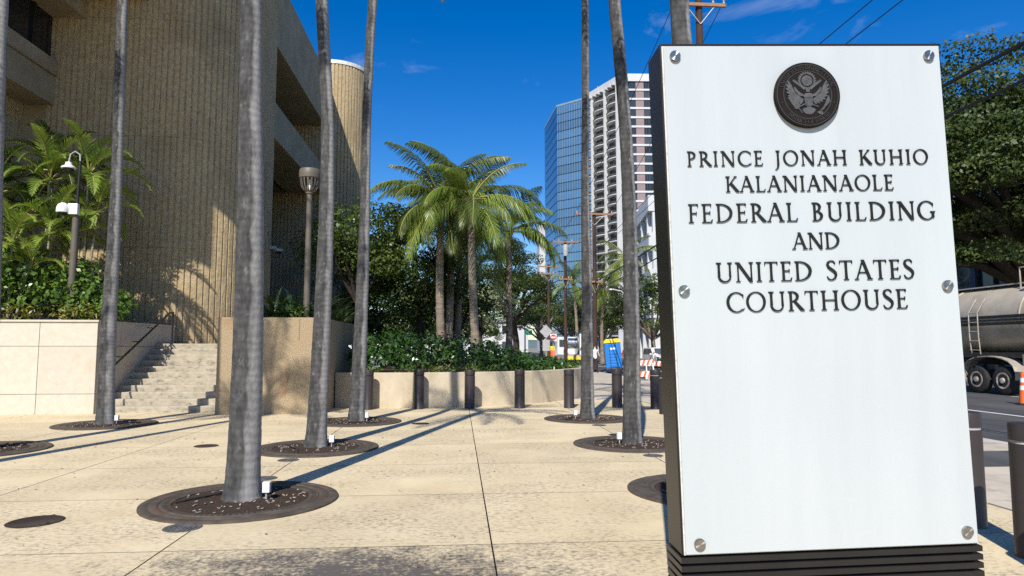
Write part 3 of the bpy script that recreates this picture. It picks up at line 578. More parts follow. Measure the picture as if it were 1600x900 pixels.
GR_PROF = [(.975, 0.0), (.975, .018), (.955, .024), (.90, .024), (.892, .019), (.872, .019), (.864, .025), (.80, .025), (.792, .018), (.775, .018), (.767, .025), (.69, .025), (.672, .018), (.672, 0.0)]
MT['chip'] = pmat('pale_wood_chip', (.20, .15, .10), (.52, .46, .38), scale=30, rough=.9)
def make_grate():
    o = thing('tree_grate', 'grate', 'tree grate', group='cast iron tree surrounds in the plaza paving')
    b = MB(); n = 56; vs = []
    for r, z in GR_PROF: vs += [(r * math.cos(2 * math.pi * j / n), r * math.sin(2 * math.pi * j / n), z) for j in range(n)]
    b.add(vs, [(i * n + j, i * n + (j + 1) % n, (i + 1) * n + (j + 1) % n, (i + 1) * n + j) for i in range(len(GR_PROF) - 1) for j in range(n)])
    b.build('ring', 'iron', o, smooth=True)
    b = MB()
    for j in range(84):
        a = 2 * math.pi * j / 84
        for r in (.725,): b.obox((r * math.cos(a), r * math.sin(a), .0252), (.022 * math.cos(a), .022 * math.sin(a), 0), (-.008 * math.sin(a), .008 * math.cos(a), 0), (0, 0, .0006))
    tag(b.build('drain_slots', 'black', o), kind='stuff')
    g = MB(); n = 40; rr = [0, .2, .35, .5, .6, .68]; rs = random.Random(4)
    for r in rr: g.v += [(r * math.cos(2 * math.pi * j / n), r * math.sin(2 * math.pi * j / n), .010 + (rs.uniform(-.006, .012) if r < .65 else 0) + .03 * (1 - r / .68)) for j in range(n)]
    g.f = [(i * n + j, i * n + (j + 1) % n, (i + 1) * n + (j + 1) % n, (i + 1) * n + j) for i in range(len(rr) - 1) for j in range(n)]; g.mi = [0] * len(g.f)
    g.build('mulch', 'soil', o)
    ch_ = MB()
    for _ in range(90):
        a_ = rs.uniform(0, 6.283); r_ = .66 * math.sqrt(rs.random()) * .97; l_ = rs.uniform(.004, .020); h_ = rs.uniform(0, 3.14)
        ch_.obox((r_ * math.cos(a_), r_ * math.sin(a_), .022 + .03 * (1 - r_ / .68)), (l_ * math.cos(h_), l_ * math.sin(h_), rs.uniform(-.004, .006)), (-.006 * math.sin(h_), .006 * math.cos(h_), 0), (0, 0, .003))
    tag(ch_.build('wood_chips', 'chip', o), kind='stuff')
    MB().tube([(-.62, -.15, .03), (-.35, .10, .045), (-.12, .52, .03)], .012, 6).build('irrigation_pipe', 'rubber', o, smooth=True)
    return o
grate0 = make_grate()
PALMS = [  # name for the label, base, centre line (x, z), base radius, top radius, crown height, label, grate label
    ('A', (-2.25, 7.5), [(-2.249, 0), (-2.244, 1.22), (-2.265, 3.27), (-2.32, 5.42), (-2.36, 8.4)], .172, .105, 'nearest grey palm trunk, in the large round iron grate', 'large round iron grate in front, around the nearest palm', 1),
    ('B', (-2.25, 11.25), [(-2.262, 0), (-2.216, 1.53), (-2.174, 3.61), (-2.19, 5.21), (-2.27, 6.41), (-2.336, 7.4), (-2.40, 9.4)], .160, .100, 'grey palm trunk bowing right, second in line behind the nearest palm', 'iron grate around the palm just behind the nearest palm', 1),
    ('C', (-2.2, 15.1), [(-2.19, 0), (-2.129, 1.92), (-2.092, 4.31), (-2.089, 6.47), (-2.051, 8.24), (-2.0, 9.45), (-1.96, 10.4)], .168, .100, 'slender grey palm trunk at the far end of the left row, near the bollards', 'iron grate around the palm nearest the leftmost bollard', 1),
    ('L', (-7.29, 14.95), [(-7.292, 0), (-7.311, 1.9), (-7.314, 3.79), (-7.33, 5.99), (-7.345, 7.4), (-7.375, 9.12), (-7.4, 11.4)], .170, .105, 'grey palm trunk standing in front of the foot of the steps', 'iron grate in front of the foot of the steps', 1),
    ('LL', (-7.45, 11.4), [(-7.40, 0), (-7.40, 2.04), (-7.468, 4.11), (-7.488, 5.39), (-7.528, 7.35), (-7.55, 9.6)], .165, .100, 'palm trunk cut by the left edge of the picture', 'iron grate cut by the left edge of the picture', 1),
    ('R1', (2.88, 11.3), [(2.868, 0), (2.9, 2.06), (2.892, 3.69), (2.847, 5.13), (2.747, 6.72), (2.68, 7.64), (2.54, 10.3)], .150, .105, 'palm trunk curving left with a pale right side, just left of the sign', 'iron grate around the curved palm just left of the sign', -1),
    ('R2', (2.89, 15.3), [(2.886, 0), (2.9, 2.95), (2.877, 5.17), (2.918, 7.91), (2.92, 11.6)], .155, .085, 'straight grey palm trunk in front of the utility poles', 'iron grate around the straight palm in front of the utility poles', -1),
    ('D', (2.88, 7.6), [(2.80, 0), (2.70, 2.63), (2.60, 5.19), (2.585, 5.66), (2.5, 8.6)], .170, .110, 'palm whose trunk top shows above the left end of the sign', 'iron grate half hidden behind the left edge of the sign', 0),
    ('O', (-7.4, 7.5), [(-7.4, 0), (-7.38, 4), (-7.42, 8.6)], .170, .105, 'palm outside the left edge whose long shadow crosses the paving', 'iron grate outside the left edge of the picture', 1)]
fr_meshes = [frond_mesh('frond', 2.5, R(e_), R(c_), 34, .62, ('palm_leaf', 'rachis'), seed=k, hang=.8) for k, (e_, c_) in enumerate(((72, 95), (48, 100), (22, 90), (0, 70)))]
box_m = None
def spline(pts, n):
    """Catmull-Rom through (x, z)."""
    P_ = [Vector(p) for p in pts]; out = []
    for i in range(len(P_) - 1):
        p0, p1, p2, p3 = P_[max(i - 1, 0)], P_[i], P_[i + 1], P_[min(i + 2, len(P_) - 1)]
        for j in range(n):
            t = j / n; out.append(.5 * ((2 * p1) + (p2 - p0) * t + (2 * p0 - 5 * p1 + 4 * p2 - p3) * t * t + (3 * p1 - p0 - 3 * p2 + p3) * t ** 3))
    out.append(P_[-1]); return out
for idx, (nm, (bx, by), line, r0, r1, lab, glab, side) in enumerate(PALMS):
    t = thing('plaza_palm', lab, 'palm tree', (line[0][0], by, 0), 'slender grey trunked palms planted in the plaza')
    c = spline(line, 10); n = len(c); zt = c[-1].y; rs = random.Random(idx)
    rad = [max(r1, r0 - (r0 - r1) * (p.y / 5.6)) * (1 + .20 * math.exp(-p.y / .16)) * rs.uniform(.985, 1.02) for p in c]
    tb = MB(); nn = 24; zz = 0; fine = []
    for a_, c_ in zip(range(n - 1), range(1, n)):
        for q in range(4): fine.append((c[a_].lerp(c[c_], q / 4), rad[a_] + (rad[c_] - rad[a_]) * q / 4))
    tb.tube([(p.x, by + .02 * math.sin(p.y + idx), p.y) for p, _ in fine], [r_ * (1 + .007 * math.sin(p.y * 38 + math.sin(p.y * 5) * 2)) for p, r_ in fine], nn)
    tb.v = [(x + rs.uniform(-.0015, .0015), y + rs.uniform(-.0015, .0015), z + rs.uniform(-.004, .004)) for x, y, z in tb.v]
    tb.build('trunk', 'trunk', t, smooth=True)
    MB().tube([(c[-1].x, by, zt - .02), (c[-1].x, by, zt + .35), (c[-1].x, by, zt + .9)], [r1 * 1.02, r1 * 1.35, r1 * .6], 12).build('crownshaft', 'crownshaft', t, smooth=True)
    nf = 15
    for k in range(nf):
        ring = k % 4; inst(fr_meshes[ring], 'frond', t, (c[-1].x - t.location.x, 0, zt + .75 - .06 * ring), (0, 0, k * 2.39996 + idx), (1 + .1 * rs.random(),) * 3)
    g = grate0 if idx == 0 else copy_tree(grate0)
    place(g, (bx, by + .02, 0), idx * 1.1, glab)
# white weatherproof outlet boxes on stakes beside the trunks
def make_outlet():
    o = thing('outlet_box', 'outlet', 'outlet box', group='white outlet boxes beside the palms')
    MB().box(-.045, .045, -.035, .025, .10, .23).build('housing', 'white_paint', o, bevel=.006)
    MB().box(-.05, .05, .025, .035, .095, .235).build('back_plate', 'grey_metal', o, bevel=.002)
    MB().tube([(0, 0, -.02), (0, 0, .11)], .012, 8).build('conduit', 'grey_metal', o, smooth=True); return o
ob0 = make_outlet(); first = True
for (x, y, lab) in ((-1.98, 7.42, 'white outlet box on a stake beside the nearest palm'), (-2.0, 11.2, 'white outlet box beside the second palm behind the nearest one'), (-1.95, 15.0, 'white outlet box beside the far palm near the leftmost bollard'),
                    (-7.02, 14.85, 'white outlet box beside the palm in front of the steps'), (2.64, 11.2, 'white outlet box beside the curved palm left of the sign'), (2.60, 15.2, 'white outlet box beside the straight palm before the poles')):
    o = ob0 if first else copy_tree(ob0); first = False; place(o, (x, y, .02), 0, lab, .82)

# ---------------------------------------------------------------- covers let into the paving
def cover(x, y, r, mat, lab, ridges=True):
    o = thing('ground_cover_plate', lab, 'cover plate', (x, y, 0), 'round covers let into the plaza paving')
    MB().lathe([(r, -.01), (r, .003), (r * .97, .006), (r * .86, .006), (r * .84, .004)], 32, (x, y, 0)).build('rim', mat, o, smooth=True)
    if ridges:
        for k in (.7, .45, .2):
            b = MB(); n = 28; A = [(x + r * k * math.cos(2 * math.pi * j / n), y + r * k * math.sin(2 * math.pi * j / n)) for j in range(n + 1)]; C = [(x + r * (k - .1) * math.cos(2 * math.pi * j / n), y + r * (k - .1) * math.sin(2 * math.pi * j / n)) for j in range(n + 1)]
            b.strip(A, C, .0035, .008); b.build('ridge', mat, o)
MT['cover_steel'] = pmat('grey_cover_steel', (.09, .09, .088), (.17, .165, .16), scale=30, rough=.6, metal=.3)
MT['cover_dark'] = pmat('brown_cover', (.032, .022, .020), (.042, .029, .026), scale=9, rough=.5)
cover(-3.88, 6.78, .235, 'cover_dark', 'smooth dark brown cover plate left of the nearest grate', False)
cover(-2.44, 6.45, .165, 'cover_steel', 'ridged grey metal cover just in front of the nearest grate')
cover(-4.09, 11.66, .19, 'cover_dark', 'dark cover plate in the open paving left of the second palm', False)
cover(-2.41, 10.12, .15, 'cover_steel', 'grey cover in the joint just before the second palm grate')
cover(-2.36, 8.75, .15, 'cover_steel', 'grey cover just behind the nearest grate')
cover(-.79, 14.69, .19, 'cover_dark', 'dark cover plate in the middle of the paving before the bollards', False)
cover(2.9, 14.1, .15, 'cover_steel', 'grey cover before the straight palm grate on the right')
cover(2.92, 12.55, .16, 'cover_dark', 'dark cover behind the curved palm grate on the right', False)
cover(2.89, 10.12, .15, 'cover_steel', 'grey cover before the curved palm grate on the right')

# ---------------------------------------------------------------- bollards
def make_bollard(band):
    o = thing('bollard', 'bollard', 'bollard', group='brown metal bollards around the plaza'); r = .138
    MB().lathe([(r * 1.02, -.02), (r * 1.02, .015), (r, .02), (r, .86)], 28).build('post', 'bronze', o, smooth=True)
    MB().lathe([(r * .93, .859), (r * .93, .885)], 28).build('groove_band', 'band' if band else 'black', o, smooth=True)
    MB().lathe([(r, .884), (r, 1.0), (r * .97, 1.012), (r * .5, 1.016)], 28).build('cap', 'bronze', o, smooth=True); return o
b0, b1 = make_bollard(False), make_bollard(True); f0 = f1 = True
for x, y, lab in ((-2.33, 18.1, 'leftmost bollard, half hidden behind a slender palm trunk'), (-1.03, 18.2, 'second bollard from the left before the curved planter'), (.30, 18.2, 'bollard at the end of the long paving joint, third from the left'),
                  (1.62, 18.2, 'fourth bollard from the left before the curved planter'), (2.94, 18.2, 'bollard just left of the straight palm on the right'), (4.24, 18.2, 'bollard below the blue portable toilet')):
    o = b0 if f0 else copy_tree(b0); f0 = False; place(o, (x, y, 0), 0, lab)
for x, y, lab in ((5.15, 17.7, 'banded bollard right of the curved palm near the sign'), (4.98, 16.35, 'banded bollard almost hidden behind the left edge of the sign'), (4.62, 6.0, 'banded bollard peeping out right behind the sign'), (4.42, 5.05, 'big banded bollard cut by the right edge of the picture'), (4.05, 4.02, 'banded bollard outside the right edge that throws a shadow beside the sign')):
    o = b1 if f1 else copy_tree(b1); f1 = False; place(o, (x, y, 0), 0, lab)
# ---------------------------------------------------------------- vegetation
leafmat('shrub_leaf', (.065, .135, .018), (.14, .23, .034), sc=2.2, rough=.32, trans=.18, spec=.5)
leafmat('croton_leaf', (.16, .19, .025), (.30, .26, .05), sc=4, rough=.4, trans=.25)
leafmat('hedge_leaf', (.028, .078, .014), (.060, .125, .024), sc=2.5, rough=.30, trans=.16, spec=.5)
leafmat('ixora_leaf', (.085, .14, .022), (.16, .21, .04), sc=3, rough=.4, trans=.22)
leafmat('tree_leaf', (.045, .085, .012), (.105, .145, .022), sc=1.2, rough=.4, trans=.22)
leafmat('dark_leaf', (.030, .062, .012), (.080, .120, .022), sc=.5, rough=.5, trans=.18)
leafmat('monkeypod_leaf', (.016, .036, .007), (.090, .125, .022), sc=.55, rough=.5, trans=.20)
leafmat('variegated_leaf', (.12, .17, .06), (.42, .46, .26), sc=2.0, rough=.5, trans=.15)
leafmat('areca_leaf', (.14, .235, .03), (.29, .38, .062), sc=1.2, trans=.32)
leafmat('areca_leaf_dark', (.030, .058, .014), (.060, .10, .022), sc=1.2, trans=.22)
leafmat('strap_leaf', (.030, .060, .016), (.065, .11, .028), sc=2, rough=.3, trans=.18)
leafmat('coconut_leaf', (.13, .20, .028), (.25, .33, .058), sc=.8, rough=.35, trans=.35)
leafmat('coconut_leaf_deep', (.065, .10, .02), (.13, .17, .035), sc=.8, rough=.4, trans=.25)
MT['bark'] = pmat('tree_bark', (.020, .016, .013), (.050, .040, .030), scale=9, rough=.95, bump=.6, bscale=20, bdist=.03, stretch=(1, 1, .3))
MT['pale_bark'] = pmat('pale_tree_bark', (.16, .14, .115), (.26, .23, .19), scale=6, rough=.9, bump=.4, bscale=20, bdist=.03)
MT['coconut_bark'] = pmat('coconut_bark', (.17, .135, .095), (.30, .25, .19), scale=4, rough=.95, bump=.8, bscale=10, bdist=.05, stretch=(.6, .6, 3), bst=(.3, .3, 2.4))
MT['cane'] = pmat('areca_cane', (.20, .19, .10), (.34, .32, .20), scale=6, rough=.6, stretch=(1, 1, 3))
MT['fibre'] = pmat('palm_fibre', (.09, .055, .03), (.19, .12, .06), scale=8, rough=.95)

# areca clumps in the stone planter
ar_m = {}
for d, (lm) in enumerate(('areca_leaf', 'areca_leaf_dark')):
    ar_m[d] = [frond_mesh('frond', 1.65, R(e_), R(c_), 30, .56, (lm, 'rachis'), seed=20 + k, hang=.28, width=.054, vee=.5, tipk=.5) for k, (e_, c_) in enumerate(((78, 70), (55, 95), (30, 90), (5, 75)))]
rs = random.Random(11)
def areca(x, y, stems, lab):
    t = thing('areca_palm', lab, 'palm', (x, y, 2.18), 'clumped areca palms in the stone planter')
    for (dx, dy, h, dark, nf, s) in stems:
        nf += 4
        top = Vector((x + dx, y + dy, 2.18 + h)); base = Vector((x + dx * .35, y + dy * .35, 2.16))
        mid = base.lerp(top, .55) + Vector((-dx * .12, 0, 0))
        MB().tube([base, mid, top], [.040, .034, .030], 8).build('cane', 'cane', t, smooth=True)
        for k in range(nf):
            q = (k * 4) // nf; inst(ar_m[dark][q], 'frond', t, top - Vector(t.location) + Vector((0, 0, -.05 * q)), (0, 0, k * 2.4 + dx * 9 + rs.uniform(-.3, .3)), (s * rs.uniform(.85, 1.15),) * 3)
areca(-11.15, 19.2, [(0, 0, 4.0, 0, 8, 1.0), (-.55, .25, 3.1, 1, 7, .9), (.35, -.3, 2.6, 0, 7, .85), (-.2, .5, 4.5, 1, 8, 1.0)], 'areca palm clump directly behind the camera pole')
areca(-10.35, 19.6, [(0, 0, 4.3, 0, 8, 1.0), (.25, .1, 3.3, 0, 7, .95), (-.2, -.3, 2.6, 0, 6, .85)], 'areca palm clump nearest the ribbed tower, right of the camera pole')
areca(-12.5, 19.1, [(0, 0, 3.6, 1, 8, 1.0), (.2, -.5, 2.1, 0, 8, .9), (-.3, -.2, 1.7, 0, 7, .85)], 'low areca palm clump at the left edge of the picture')
areca(-11.5, 18.4, [(0, 0, 2.2, 0, 8, .85), (.45, .1, 1.6, 0, 7, .75)], 'short bright areca palm in front, left of the camera pole foot')

# broadleaf shrubs and croton fringe on the planter
def shrub(name, lab, cat, clumps, per, size, mat, group, base, **k):
    t = thing(name, lab, cat, base, group); P_, N_ = ell_points(clumps, per, **{q: k[q] for q in ('shell', 'up') if q in k})
    leaf_obj('foliage', P_, N_, size, mat, t, aspect=k.get('aspect', .55), jitter=k.get('jitter', .55), droop=k.get('droop', 0))
    b = MB()
    for i, c in enumerate(clumps[:6]): b.tube([base, Vector(base).lerp(Vector(c[:3]), .5) + Vector((.05, .03, 0)), c[:3]], [.03, .022, .01], 5)
    b.build('stem', 'bark', t, smooth=True); return t
sh_x = [(-16.6, 3.7, 'farthest left, out at the frame edge'), (-15.0, 3.8, 'second from the left frame edge'), (-13.5, 3.8, 'at the left frame edge'), (-12.3, 3.85, 'left of the camera pole'), (-11.2, 3.8, 'just behind the camera pole foot'), (-10.1, 3.5, 'right of the camera pole'), (-9.35, 2.75, 'nearest the steps')]
for k, (x, zt, w) in enumerate(sh_x):
    cl = [(x + rs.uniform(-.55, .55), 18.45 + rs.uniform(-.35, .6), 2.35 + (zt - 2.1) * rs.uniform(.2, .95), .42, .40, .34) for _ in range(26)]
    shrub('broadleaf_shrub', 'glossy green broadleaf shrub on the stone planter, ' + w, 'shrub', cl, 330, .145, 'shrub_leaf', 'broadleaf shrubs on the stone planter', (x, 18.6, 2.17), aspect=.62)
for k in range(10):
    x = -15.2 + .68 * k; cl = [(x + rs.uniform(-.3, .3), 17.86 + rs.uniform(-.08, .12), 2.34 + rs.uniform(0, .28), .20, .15, .20) for _ in range(7)]
    tt = shrub('croton_shrub', 'yellow green croton in the planter front row, number %s from the steps' % ['ten', 'nine', 'eight', 'seven', 'six', 'five', 'four', 'three', 'two', 'one'][k], 'shrub', cl, 420, .13, 'croton_leaf', 'yellow crotons edging the stone planter', (x, 17.9, 2.17), aspect=.28, up=.9)

# strap leaved plants on the aggregate plinth
def strap_mesh(seed, n, ln):
    q = random.Random(seed); b = MB()
    for i in range(n):
        a = i * 2.4 + q.uniform(-.3, .3); el = R(q.uniform(35, 85)); l = ln * q.uniform(.65, 1.1); w = .05 * q.uniform(.8, 1.2); p = Vector((0, 0, 0)); cols = []; K = 6
        for k in range(K + 1):
            wd = w * math.sin(math.pi * (.18 + .80 * k / K)); s = Vector((-math.sin(a), math.cos(a), 0)) * wd; cols.append((p - s, p + Vector((0, 0, -wd * .4)), p + s))
            p = p + Vector((math.cos(a) * math.cos(el), math.sin(a) * math.cos(el), math.sin(el))) * l / K; el -= R(q.uniform(6, 16))
        vs = [v for c in cols for v in c]; b.add(vs, [(3 * k + j, 3 * k + j + 1, 3 * k + 4 + j, 3 * k + 3 + j) for k in range(K) for j in (0, 1)])
    m = b.mesh('leaves'); m.materials.append(MT['strap_leaf']); m.polygons.foreach_set('use_smooth', [True] * len(m.polygons)); return m
sms = [strap_mesh(s, 30, 1.15) for s in range(3)]
for k, (x, y, s, w) in enumerate(((-5.25, 17.75, .75, 'hidden behind the nearest palm trunk'), (-4.75, 18.0, 1.0, 'just right of the nearest palm trunk'), (-4.3, 17.8, .8, 'left of the lamp post foot'), (-4.5, 19.0, 1.25, 'tallest, behind the lamp post'), (-3.75, 18.6, 1.15, 'right of the lamp post'), (-3.62, 20.0, 1.1, 'farther back along the plinth edge'), (-5.0, 19.6, 1.2, 'back row against the dark recess'), (-3.7, 21.8, 1.15, 'farthest back on the plinth'))):
    t = thing('strap_leaf_plant', 'dark strap leaved plant on the aggregate plinth, ' + w, 'plant', (x, y, 2.2), 'strap leaved plants on the plinth'); inst(sms[k % 3], 'leaves', t, (0, 0, 0), (0, 0, k * 1.3), (s, s, s))
cl = [(-4.15 + rs.uniform(-.2, .2), 17.5 + rs.uniform(-.05, .2), 2.35 + rs.uniform(0, .2), .2, .15, .18) for _ in range(5)]
shrub('small_bright_shrub', 'small bright green shrub at the plinth edge beside the lamp post', 'shrub', cl, 500, .11, 'ixora_leaf', None, (-4.15, 17.55, 2.2), aspect=.35)

# hedge and ground cover inside the curved planter
def inside_front(x):      # y of the inner face of the curved wall
    for a, c in zip(inner, inner[1:]):
        if a[0] <= x <= c[0] and c[0] > a[0]: return a[1] + (c[1] - a[1]) * (x - a[0]) / (c[0] - a[0])
    return inner[0][1]
cl = []
for _ in range(230):
    x = rs.uniform(-3.0, 3.9); y0 = inside_front(x); y = y0 + rs.uniform(.55, 4.6); top = 1.95 - .26 * max(0, x + .2) - .10 * max(0, .9 - (y - y0)) * 3
    z = .85 + (max(top, .98) - .9) * rs.uniform(.25, 1); cl.append((x, y, z, .38, .38, .28))
P_, N_ = ell_points(cl, 210, shell=.5, up=.6)
hd = thing('hedge', 'dense glossy dark green hedge mounded inside the curved planter', 'hedge', (.3, 21, .8)); leaf_obj('foliage', P_, N_, .15, 'hedge_leaf', hd, aspect=.5)
cl = []
for _ in range(150):
    x = rs.uniform(-3.1, 4.1); y0 = inside_front(x); y = y0 + rs.uniform(.12, .5 if x < 1.2 else 2.6); cl.append((x, y, .88 + rs.uniform(0, .16), .20, .20, .13))
for _ in range(90): y = rs.uniform(22, 34); cl.append((4.3 + rs.uniform(-1.6, 0) + .02 * (y - 22), y, .88 + rs.uniform(0, .2), .3, .3, .16))
P_, N_ = ell_points(cl, 330, shell=.4, up=.8)
gc = MB(); gco = leaf_obj('ground_cover', P_, N_, .095, 'ixora_leaf', None, aspect=.38); tag(gco, 'low yellow green ground cover along the curved planter edge', 'ground cover', kind='stuff')

# broadleaf trees
def tree(name, lab, base, fork, clumps, per, leaf, mat, trunk_r, bark='bark', group=None, limbs=14, aspect=.5, extra=None, shell=.5, trunks=None):
    t = thing(name, lab, 'tree', base, group); b = MB(); base, fork = Vector(base), Vector(fork)
    b.tube([base - Vector((0, 0, .1)), base + Vector((0, 0, .25)), base.lerp(fork, .5) + Vector((trunk_r * .4, 0, 0)), fork], [trunk_r * 1.5, trunk_r * 1.1, trunk_r * .92, trunk_r * .8], 10); b.build('trunk', bark, t, smooth=True)
    b = MB(); q = random.Random(len(clumps))
    for c in q.sample(clumps, min(limbs, len(clumps))):
        c = Vector(c[:3]); m1 = fork.lerp(c, .4) + Vector((q.uniform(-.3, .3), q.uniform(-.3, .3), .12 * (c - fork).length)); b.tube([fork - Vector((0, 0, .2)), m1, fork.lerp(c, .75) + Vector((0, 0, .1 * (c - fork).length)), c], [trunk_r * .55, trunk_r * .36, trunk_r * .2, trunk_r * .06], 6)
    b.build('limbs', bark, t, smooth=True)
    P_, N_ = ell_points(clumps, per, shell=shell); leaf_obj('crown', P_, N_, leaf, mat, t, aspect=aspect, jitter=.6); return t
def ball(cx, cy, cz, rx, ry, rz, n, r, flat=.75, seed=1, outer=.35):
    q = random.Random(seed); out = []
    for _ in range(n):
        while True:
            d = Vector((q.uniform(-1, 1), q.uniform(-1, 1), q.uniform(-1, 1)))
            if outer < d.length < 1: break
        s = r * q.uniform(.7, 1.25); out.append((cx + d.x * rx, cy + d.y * ry, cz + d.z * rz, s, s, s * flat))
    return out
tree('broadleaf_tree', 'leafy green tree beside the courthouse, behind the lamp post', (-3.6, 27.2, .8), (-3.9, 27, 3.4), ball(-4.0, 27, 5.9, 2.05, 2.0, 1.9, 56, .66, seed=3), 420, .155, 'tree_leaf', .17, limbs=16)
tree('broadleaf_tree', 'dark spreading tree between the courthouse and the coconut palms', (-1.6, 29.5, .8), (-1.7, 29.3, 3.0), ball(-2.1, 29, 4.9, 2.5, 2.1, 2.1, 66, .72, seed=4) + ball(-3.2, 28.3, 3.6, 1.5, 1.2, .9, 12, .5, seed=14), 420, .155, 'dark_leaf', .18, limbs=16)
tree('broadleaf_tree', 'small dark tree at the foot of the coconut palms', (.1, 33, .8), (0, 33, 2.4), ball(-.5, 33, 3.9, 2.0, 1.6, 1.4, 42, .6, seed=5), 400, .15, 'dark_leaf', .12, limbs=10)
tree('broadleaf_tree', 'dark tree filling the gap low behind the hedge, left of the palms', (-5.0, 37, .3), (-5, 37, 2.2), ball(-4.6, 37, 3.6, 3.4, 1.8, 2.3, 60, .8, seed=15), 300, .2, 'dark_leaf', .15, limbs=14)
tree('broadleaf_tree', 'dark tree low behind the coconut trunks', (-1.0, 47, .1), (-1, 47, 2.4), ball(-.6, 47, 4.2, 3.2, 1.8, 2.4, 56, .85, seed=16), 260, .22, 'dark_leaf', .15, limbs=14)
tree('variegated_tree', 'pale variegated leafed tree between the coconut palm trunks', (1.4, 41, .3), (1.3, 41, 2.4), ball(1.2, 41, 4.1, 2.3, 1.6, 1.4, 40, .6, seed=6), 260, .19, 'variegated_leaf', .12, limbs=10)

# coconut palms behind the hedge
COC = [((46, 75), (36, 85), (20, 95), (-2, 75), (-25, 55), (62, 60), (8, 110), (-45, 30))]
co_m = [frond_mesh('frond', 3.1, R(e_), R(c_), 46, .95, ('coconut_leaf' if k % 2 == 0 else 'coconut_leaf_deep', 'rachis'), seed=40 + k, hang=1.0, width=.048, vee=.12, tipk=.25) for k, (e_, c_) in enumerate(COC[0])]
def coconut(name, lab, base, top, r, nf, sc, seed, bend=.3, grp='coconut palms behind the hedge'):
    t = thing(name, lab, 'palm tree', base, grp); base, top = Vector(base), Vector(top); q = random.Random(seed); pts = []; rad = []
    n = 26
    for i in range(n + 1):
        s = i / n; p = base.lerp(top, s); p.x += bend * math.sin(s * math.pi) * .5; pts.append(p); rad.append(r * (1.35 - .35 * min(1, s * 5)) * (1 - .25 * s) * (1.05 if i % 2 else .97))
    MB().tube(pts, rad, 12).build('trunk', 'coconut_bark', t, smooth=False)
    b = MB()
    for k in range(10): a = k * 2.4; b.tube([top + Vector((0, 0, -.45 + .04 * k)), top + Vector((.16 * math.cos(a), .16 * math.sin(a), -.1)), top + Vector((.28 * math.cos(a), .28 * math.sin(a), .22))], [.05, .05, .02], 5)
    b.build('leaf_bases', 'fibre', t, smooth=True)
    for k in range(nf):
        o = q.choice(range(8)) if k > 8 else k % 8; inst(co_m[o], 'frond', t, top - Vector(t.location) + Vector((0, 0, .1)), (q.uniform(-.15, .15), q.uniform(-.1, .1), k * 2.39996 + seed + q.uniform(-.25, .25)), (sc * q.uniform(.85, 1.15),) * 3)
coconut('coconut_palm', 'foremost coconut palm with a dark trunk, left in the cluster', (-.62, 26, .8), (-.70, 26, 7.1), .17, 26, .93, 1, -.15)
coconut('coconut_palm', 'coconut palm with a pale trunk just right of the foremost one', (-.45, 28.6, .8), (-.38, 28.6, 7.3), .17, 24, 1.0, 2, .1)
coconut('coconut_palm', 'coconut palm with a slim pale trunk in the middle of the cluster', (-.1, 31, .8), (.0, 31, 7.7), .16, 20, 1.0, 3, .1)
coconut('coconut_palm', 'dark trunked coconut palm in the cluster, right of the pale trunks', (.68, 25.2, .8), (.42, 25.2, 7.0), .165, 24, .95, 4, -.1)
coconut('coconut_palm', 'lone straight coconut palm at the right of the cluster', (2.5, 34, .8), (2.45, 34, 7.3), .17, 26, 1.05, 5, .05)
coconut('coconut_palm', 'tall coconut palm between the utility pole and the white apartment tower', (15.6, 62, 0), (15.3, 62, 9.8), .18, 18, 1.15, 6, .3, 'coconut palms along the street')
coconut('coconut_palm', 'shorter coconut palm behind the wooden utility pole on the street', (14.0, 66, 0), (14.2, 66, 7.6), .18, 18, 1.15, 7, -.3, 'coconut palms along the street')
coconut('coconut_palm', 'coconut palm left of the straight plaza palm, before the glass tower', (12.6, 72, 0), (12.2, 72, 8.4), .18, 16, 1.15, 8, .2, 'coconut palms along the street')

def umbrella(cx, cy, z0, z1, rad, n, r, seed, flat=.42):
    q = random.Random(seed); out = []
    for _ in range(n):
        a = q.uniform(0, 2 * math.pi); s = math.sqrt(q.random()); h = math.sqrt(max(0, 1 - s * s)); z = z0 + (z1 - z0) * (h * q.uniform(.35, 1.0)); u = r * q.uniform(.7, 1.3)
        out.append((cx + rad * s * math.cos(a), cy + rad * s * math.sin(a), z, u, u, u * flat))
    return out
tree('monkeypod_tree', 'broad dark monkeypod tree beyond the coconut palms, left of the utility poles', (6.3, 75, -.1), (6.0, 75, 4.5), umbrella(5.2, 75, 5.2, 13.6, 5.4, 90, 1.3, 21), 260, .22, 'monkeypod_leaf', .38, limbs=26, aspect=.6)
tree('monkeypod_tree', 'huge monkeypod tree across the road at the right edge', (33.5, 37, -.1), (33, 36.5, 5.0), umbrella(32.5, 36, 7.2, 19.2, 11.0, 170, 2.1, 22, .27) + umbrella(26.5, 33, 6.6, 15.5, 5.5, 80, 1.6, 23, .27) + umbrella(33, 34, 5.6, 11.0, 8.0, 60, 1.6, 26, .27), 330, .21, 'monkeypod_leaf', .75, limbs=40, aspect=.6)
tree('monkeypod_tree', 'monkeypod tree behind the tanker, farther back across the road', (44, 60, -.1), (44, 60, 5.0), umbrella(44, 60, 6, 15, 11.0, 90, 2.0, 25), 170, .28, 'dark_leaf', .7, limbs=24, aspect=.6)
